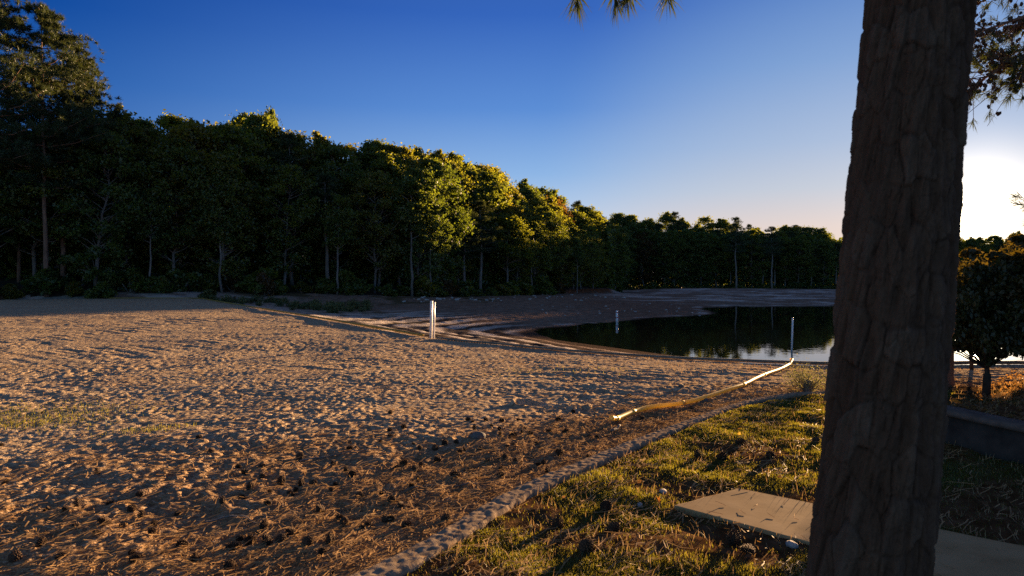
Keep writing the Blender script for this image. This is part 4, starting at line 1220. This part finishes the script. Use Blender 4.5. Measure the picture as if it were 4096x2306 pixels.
# ------------------------------------------------------------------ pine cones
def cone_mesh(seed):
    rng = np.random.default_rng(seed); mb = MB(); n = 84; Lc = 1.0
    mb.tube([(0, 0, .06), (0, 0, .3), (0, 0, .7), (0, 0, .95)], [.16, .2, .15, .05], 8)
    for k in range(n):
        t = (k + .5) / n; a = k * 2.39996; z = .03 + .92 * t
        r = .42 * math.sin(math.pi * (.12 + .80 * t ** .85)) + .03; op = .55 - .9 * t
        d = np.array([math.cos(a), math.sin(a), 0]); s = np.array([-math.sin(a), math.cos(a), 0]); up = np.array([0, 0, 1.])
        tip = d * r * rng.uniform(.9, 1.1) + up * (z - op * .16 + .05); root = d * .1 + up * z; w = .085 * (1 - .5 * abs(t - .4))
        th = up * .025
        V = [root - s * w * .5, root + s * w * .5, tip + s * w, tip - s * w, tip + d * .035 + up * .03, tip + th * 1.6 - s * w * .8, tip + th * 1.6 + s * w * .8]
        mb.add(V, [[0, 1, 2, 3]], [[3, 2, 4], [3, 4, 5], [2, 6, 4], [5, 4, 6], [0, 3, 5], [1, 6, 2]])
    return mb.mesh('pine_cone')


CM = [cone_mesh(1), cone_mesh(2)]
for m_ in CM: m_.materials.append(M['cone'])
BIG = [(48, 514), (78, 512), (132, 515), (76, 532), (222, 508), (178, 517), (104, 529), (262, 481), (152, 537), (182, 548), (268, 507), (250, 543), (270, 545), (281, 543), (340, 520), (320, 512), (40, 550), (15, 565), (135, 566), (195, 562), (322, 556), (344, 525), (308, 547), (330, 546), (360, 497), (392, 503), (412, 490), (404, 468), (455, 478), (437, 462), (470, 470), (352, 478), (238, 471), (281, 486), (60, 575 - 12), (230, 570), (420, 451), (480, 452), (512, 440), (540, 450), (560, 455), (500, 470), (445, 447), (390, 440), (350, 452), (300, 460)]
ncone = 0


def put_cone(x, y, sc, label, group):
    global ncone
    o = bpy.data.objects.new('pine_cone', CM[ncone % 2]); COL.objects.link(o); ncone += 1
    o.rotation_euler = (R.choice([-1, 1]) * R.uniform(1.1, 1.75), R.uniform(-.3, .3), R.uniform(0, 6.28)) if R.uniform() < .8 else (R.uniform(-.4, .4), R.uniform(-.4, .4), R.uniform(0, 6.28))
    o.scale = (sc,) * 3; tag(o, label, 'pine cone', group)
    up = abs(math.cos(o.rotation_euler[0])) > .8
    o.location = (x, y, H(x, y) + (-.1 * sc if up else .26 * sc))
    if not up:                                   # centre the lying cone on its spot
        v = o.rotation_euler.to_matrix() @ Vector((0, 0, .5 * sc)); o.location.x -= v.x; o.location.y -= v.y; o.location.z -= v.z


for (px, py) in BIG:
    x, y, z = hit(px, py); put_cone(x, y, R.uniform(.05, .082), 'large open pine cone lying on the needle-strewn sand in the foreground', 'large pine cones in the foreground sand')
k = 0
CLUMP = [(470, 455), (420, 470), (540, 440), (300, 485), (380, 520), (590, 425), (250, 540), (500, 430), (120, 520)]
while k < 100:
    if R.uniform() < .6:
        q = CLUMP[R.integers(0, len(CLUMP))]; px = q[0] + R.normal(0, 26); py = q[1] + R.normal(0, 9)
    else: px = R.uniform(0, 700); py = 576 - 190 * R.uniform() ** .8
    if py < 384 or py > 580 or px < 0: continue
    x, y, z = hit(px, py)
    c = float(sdist(np.array(x), np.array(y), ccx, ccy)); s = float(sdist(np.array(x), np.array(y), ecx, ecy))
    if c < .25 or s > -.6: continue
    if c > 3.2 and y > 8 and R.uniform() < .6: continue
    put_cone(x, y, R.uniform(.038, .075), 'small dark pine cone scattered over the middle of the beach', 'small pine cones scattered on the sand'); k += 1
for (px, py, lab) in [(586, 551, 'upright dark pine cone on the bare soil below the path corner'), (614, 528, 'pine cone half sunk in the lawn left of the path edge'), (556, 526, 'pine cone on the straw between curb and path'), (740, 446, 'pine cone in the lawn under the yellow leaf'), (722, 460, 'pine cone in the middle of the lawn above the path'),
                      (700, 457, 'pine cone on the lawn left of the middle'), (816, 444, 'pine cone in the grass beside the big trunk'), (770, 460, 'pine cone in the lawn between the yellow leaf and the path'), (733, 541, 'pine cone against the near edge of the path'), (748, 553, 'pine cone in the soil below the path near the trunk'), (606, 510, 'pine cone in the thin grass beyond the curb')]:
    x, y, z = hit(px, py); put_cone(x, y, R.uniform(.08, .1), lab, None)


# ------------------------------------------------------------------ stones and sticks
def rock_mesh(seed):
    rng = np.random.default_rng(seed); n, m = 12, 8; V = []
    for i in range(m + 1):
        ph = math.pi * i / m
        for j in range(n):
            a = 2 * math.pi * j / n; d = np.array([math.sin(ph) * math.cos(a), math.sin(ph) * math.sin(a), math.cos(ph)])
            q = 1 + .28 * float(perlin(d[0] * 1.4 + seed, d[1] * 1.4 + d[2] * 1.7, seed)); d = np.clip(d * q, -.82, .82); V.append(d * [1, .75, .5])
    Q = [[i * n + j, i * n + (j + 1) % n, (i + 1) * n + (j + 1) % n, (i + 1) * n + j] for i in range(m) for j in range(n)]
    return smooth(mesh_np('stone', V, Q))


RK = [rock_mesh(s) for s in (1, 2, 3)]


def put_rock(x, y, s_, mt, label, group, z=None):
    o = bpy.data.objects.new('stone', RK[R.integers(0, 3)]); COL.objects.link(o)
    if len(o.data.materials) == 0: o.data.materials.append(M['stone'])
    o.material_slots[0].link = 'OBJECT'; o.material_slots[0].material = M[mt]
    o.location = (x, y, H(x, y) + s_ * .22); o.scale = (s_,) * 3; o.rotation_euler = (R.uniform(-.3, .3), R.uniform(-.3, .3), R.uniform(0, 6.28)); tag(o, label, 'stone', group)


for (px, py, s_, mt, lab) in [(477, 441.5, .11, 'darkstone', 'dark grey stone in the sand left of the hose end'), (681, 389.5, .07, 'darkstone', 'dark stone on the sand between the hose and the beach edge'), (663, 493, .042, 'stone', 'pale stone on the lawn above the orange maple leaf'), (792, 546, .05, 'stone', 'small pale stone beside the big trunk below the path'), (834, 431, .08, 'stone', 'pale stone in the grass beside the big trunk'),
                              (704, 401.5, .09, 'darkstone', 'dark stone under the far part of the yellow hose'), (640, 504, .03, 'stone', 'tiny pale stone left of the bright orange maple leaf')]:
    x, y, z = hit(px, py); put_rock(x, y, s_, mt, lab, None)
for k in range(70):
    px = R.uniform(400, 625); py = 296.3 + R.uniform(0, 6) ** 1.0 - (px - 400) / 225 * 2.2
    x, y, z = hit(px, py)
    if sdist(np.array(x), np.array(y), fcx, fcy) > -.4: continue
    put_rock(x, y, R.uniform(.1, .38), 'stone', 'pale stone on the bare bank at the foot of the wood', 'pale stones below the wood')
for k in range(40):
    px = R.uniform(540, 700); x, y, z = hit(px, R.uniform(303, 316)); put_rock(x, y, R.uniform(.06, .2), 'stone', 'small stone on the bare spit of lake bed', 'stones on the spit')
for (pts_, r_, lab) in [([(395, 493), (440, 488), (478, 486)], .007, 'thin dark stick lying on the sand in the foreground'), ([(205, 524), (232, 520), (262, 524)], .006, 'thin curved twig among the foreground cones'), ([(300, 464), (345, 457), (375, 455)], .008, 'dark stick lying flat in the middle of the sand'), ([(612, 432), (620, 428.5)], .02, 'short dark stick under the open end of the yellow hose')]:
    q = np.array([hit(*p_) for p_ in pts_]); q = spline(q, 24) if len(q) > 2 else np.linspace(q[0], q[1], 8); q[:, 2] = terrain(q[:, 0], q[:, 1]) + r_ + .008
    b = MB(); b.tube(q, np.linspace(r_, r_ * .6, len(q)), 6); obj('stick', b.mesh('stick', True), M['bark_far'], label=lab, cat='stick')

# ------------------------------------------------------------------ light, sky, camera
EXPO = 2.0
W = bpy.data.worlds.new('World'); S.world = W; W.use_nodes = True
nt = W.node_tree; bg = nt.nodes['Background']
tc = nt.nodes.new('ShaderNodeTexCoord')
sx = nt.nodes.new('ShaderNodeSeparateXYZ'); lk(nt, tc.outputs['Generated'], sx.inputs[0])
dp = nd(nt, 'ShaderNodeVectorMath', operation='DOT_PRODUCT'); dp.inputs[1].default_value = SDIR; lk(nt, tc.outputs['Generated'], dp.inputs[0])
cosang = dp.outputs['Value']; zz = sx.outputs['Z']


def mr(a, b):
    m = nt.nodes.new('ShaderNodeMapRange'); m.inputs['From Min'].default_value = a; m.inputs['From Max'].default_value = b; m.interpolation_type = 'SMOOTHSTEP'; return m


far_ = ramp(nt, zz, [(0, (.17, .24, .42)), (.07, (.085, .19, .48)), (.18, (.020, .120, .41)), (.32, (.0, .056, .295)), (.6, (.018, .038, .13)), (1, (.03, .042, .09))])
mid_ = ramp(nt, zz, [(0, (.62, .56, .56)), (.06, (.55, .61, .71)), (.10, (.41, .55, .75)), (.15, (.25, .43, .72)), (.24, (.10, .25, .615)), (.36, (.035, .125, .47)), (.65, (.02, .05, .17)), (1, (.03, .042, .09))])
sun_ = ramp(nt, zz, [(0, (.85, .64, .50)), (.07, (.70, .60, .57)), (.12, (.50, .55, .64)), (.18, (.35, .46, .65)), (.28, (.20, .34, .61)), (.40, (.09, .21, .52)), (.7, (.02, .055, .19)), (1, (.03, .042, .09))])
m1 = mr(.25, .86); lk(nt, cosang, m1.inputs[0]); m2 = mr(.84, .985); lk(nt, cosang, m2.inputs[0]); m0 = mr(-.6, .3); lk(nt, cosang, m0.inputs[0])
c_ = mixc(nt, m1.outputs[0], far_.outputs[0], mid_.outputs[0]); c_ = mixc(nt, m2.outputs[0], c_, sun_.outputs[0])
dim = mixc(nt, m0.outputs[0], (5.0, 3.4, 1.95), (1, 1, 1)); c_ = mixc(nt, 1.0, c_, dim, 'MULTIPLY')  # added fill: brightens and warms the unseen sky behind the camera


def glow(power, col, prev):
    p0 = nd(nt, 'ShaderNodeMath', operation='MAXIMUM'); lk(nt, cosang, p0.inputs[0]); p0.inputs[1].default_value = 0
    p = nd(nt, 'ShaderNodeMath', operation='POWER'); lk(nt, p0.outputs[0], p.inputs[0]); p.inputs[1].default_value = power
    g_ = mixc(nt, p.outputs[0], (0, 0, 0), col)
    return mixc(nt, 1.0, prev, g_, 'ADD')


c_ = glow(60, (.10, .07, .04), c_); c_ = glow(450, (1.1, .95, .75), c_); c_ = glow(2500, (6, 5, 3.2), c_)
lo = nd(nt, 'ShaderNodeMath', operation='GREATER_THAN'); lk(nt, zz, lo.inputs[0]); lo.inputs[1].default_value = -.02
c_ = mixc(nt, lo.outputs[0], (.03, .025, .02), c_)
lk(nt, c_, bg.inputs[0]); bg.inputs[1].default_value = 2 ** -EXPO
sl = bpy.data.lights.new('sun', 'SUN'); sl.energy = 5.0; sl.angle = math.radians(.55); sl.color = (1, .63, .32)
so = bpy.data.objects.new('sun', sl); COL.objects.link(so); so.location = (40, 60, 30)
so.rotation_euler = Vector(SDIR.tolist()).to_track_quat('Z', 'Y').to_euler()
cd = bpy.data.cameras.new('camera'); cam = bpy.data.objects.new('camera', cd); COL.objects.link(cam); S.camera = cam
cam.location = (0, 0, EYE); cam.rotation_euler = (math.pi / 2, 0, 0)
cd.sensor_width = 36; cd.lens = 36 * F / 1024; cd.shift_y = -(288 - HOR) / 1024; cd.clip_end = 3000; cd.clip_start = .05
cd.dof.use_dof = True; cd.dof.focus_distance = 30; cd.dof.aperture_fstop = 5.0
S.view_settings.view_transform = 'Standard'; S.view_settings.look = 'None'; S.view_settings.exposure = EXPO + .12; S.view_settings.gamma = 1
cy = S.cycles
cy.max_bounces = 6; cy.diffuse_bounces = 2; cy.glossy_bounces = 3; cy.transmission_bounces = 5; cy.transparent_max_bounces = 6
cy.caustics_reflective = False; cy.caustics_refractive = False; cy.use_adaptive_sampling = False
cy.sample_clamp_indirect = 4; cy.use_denoising = False
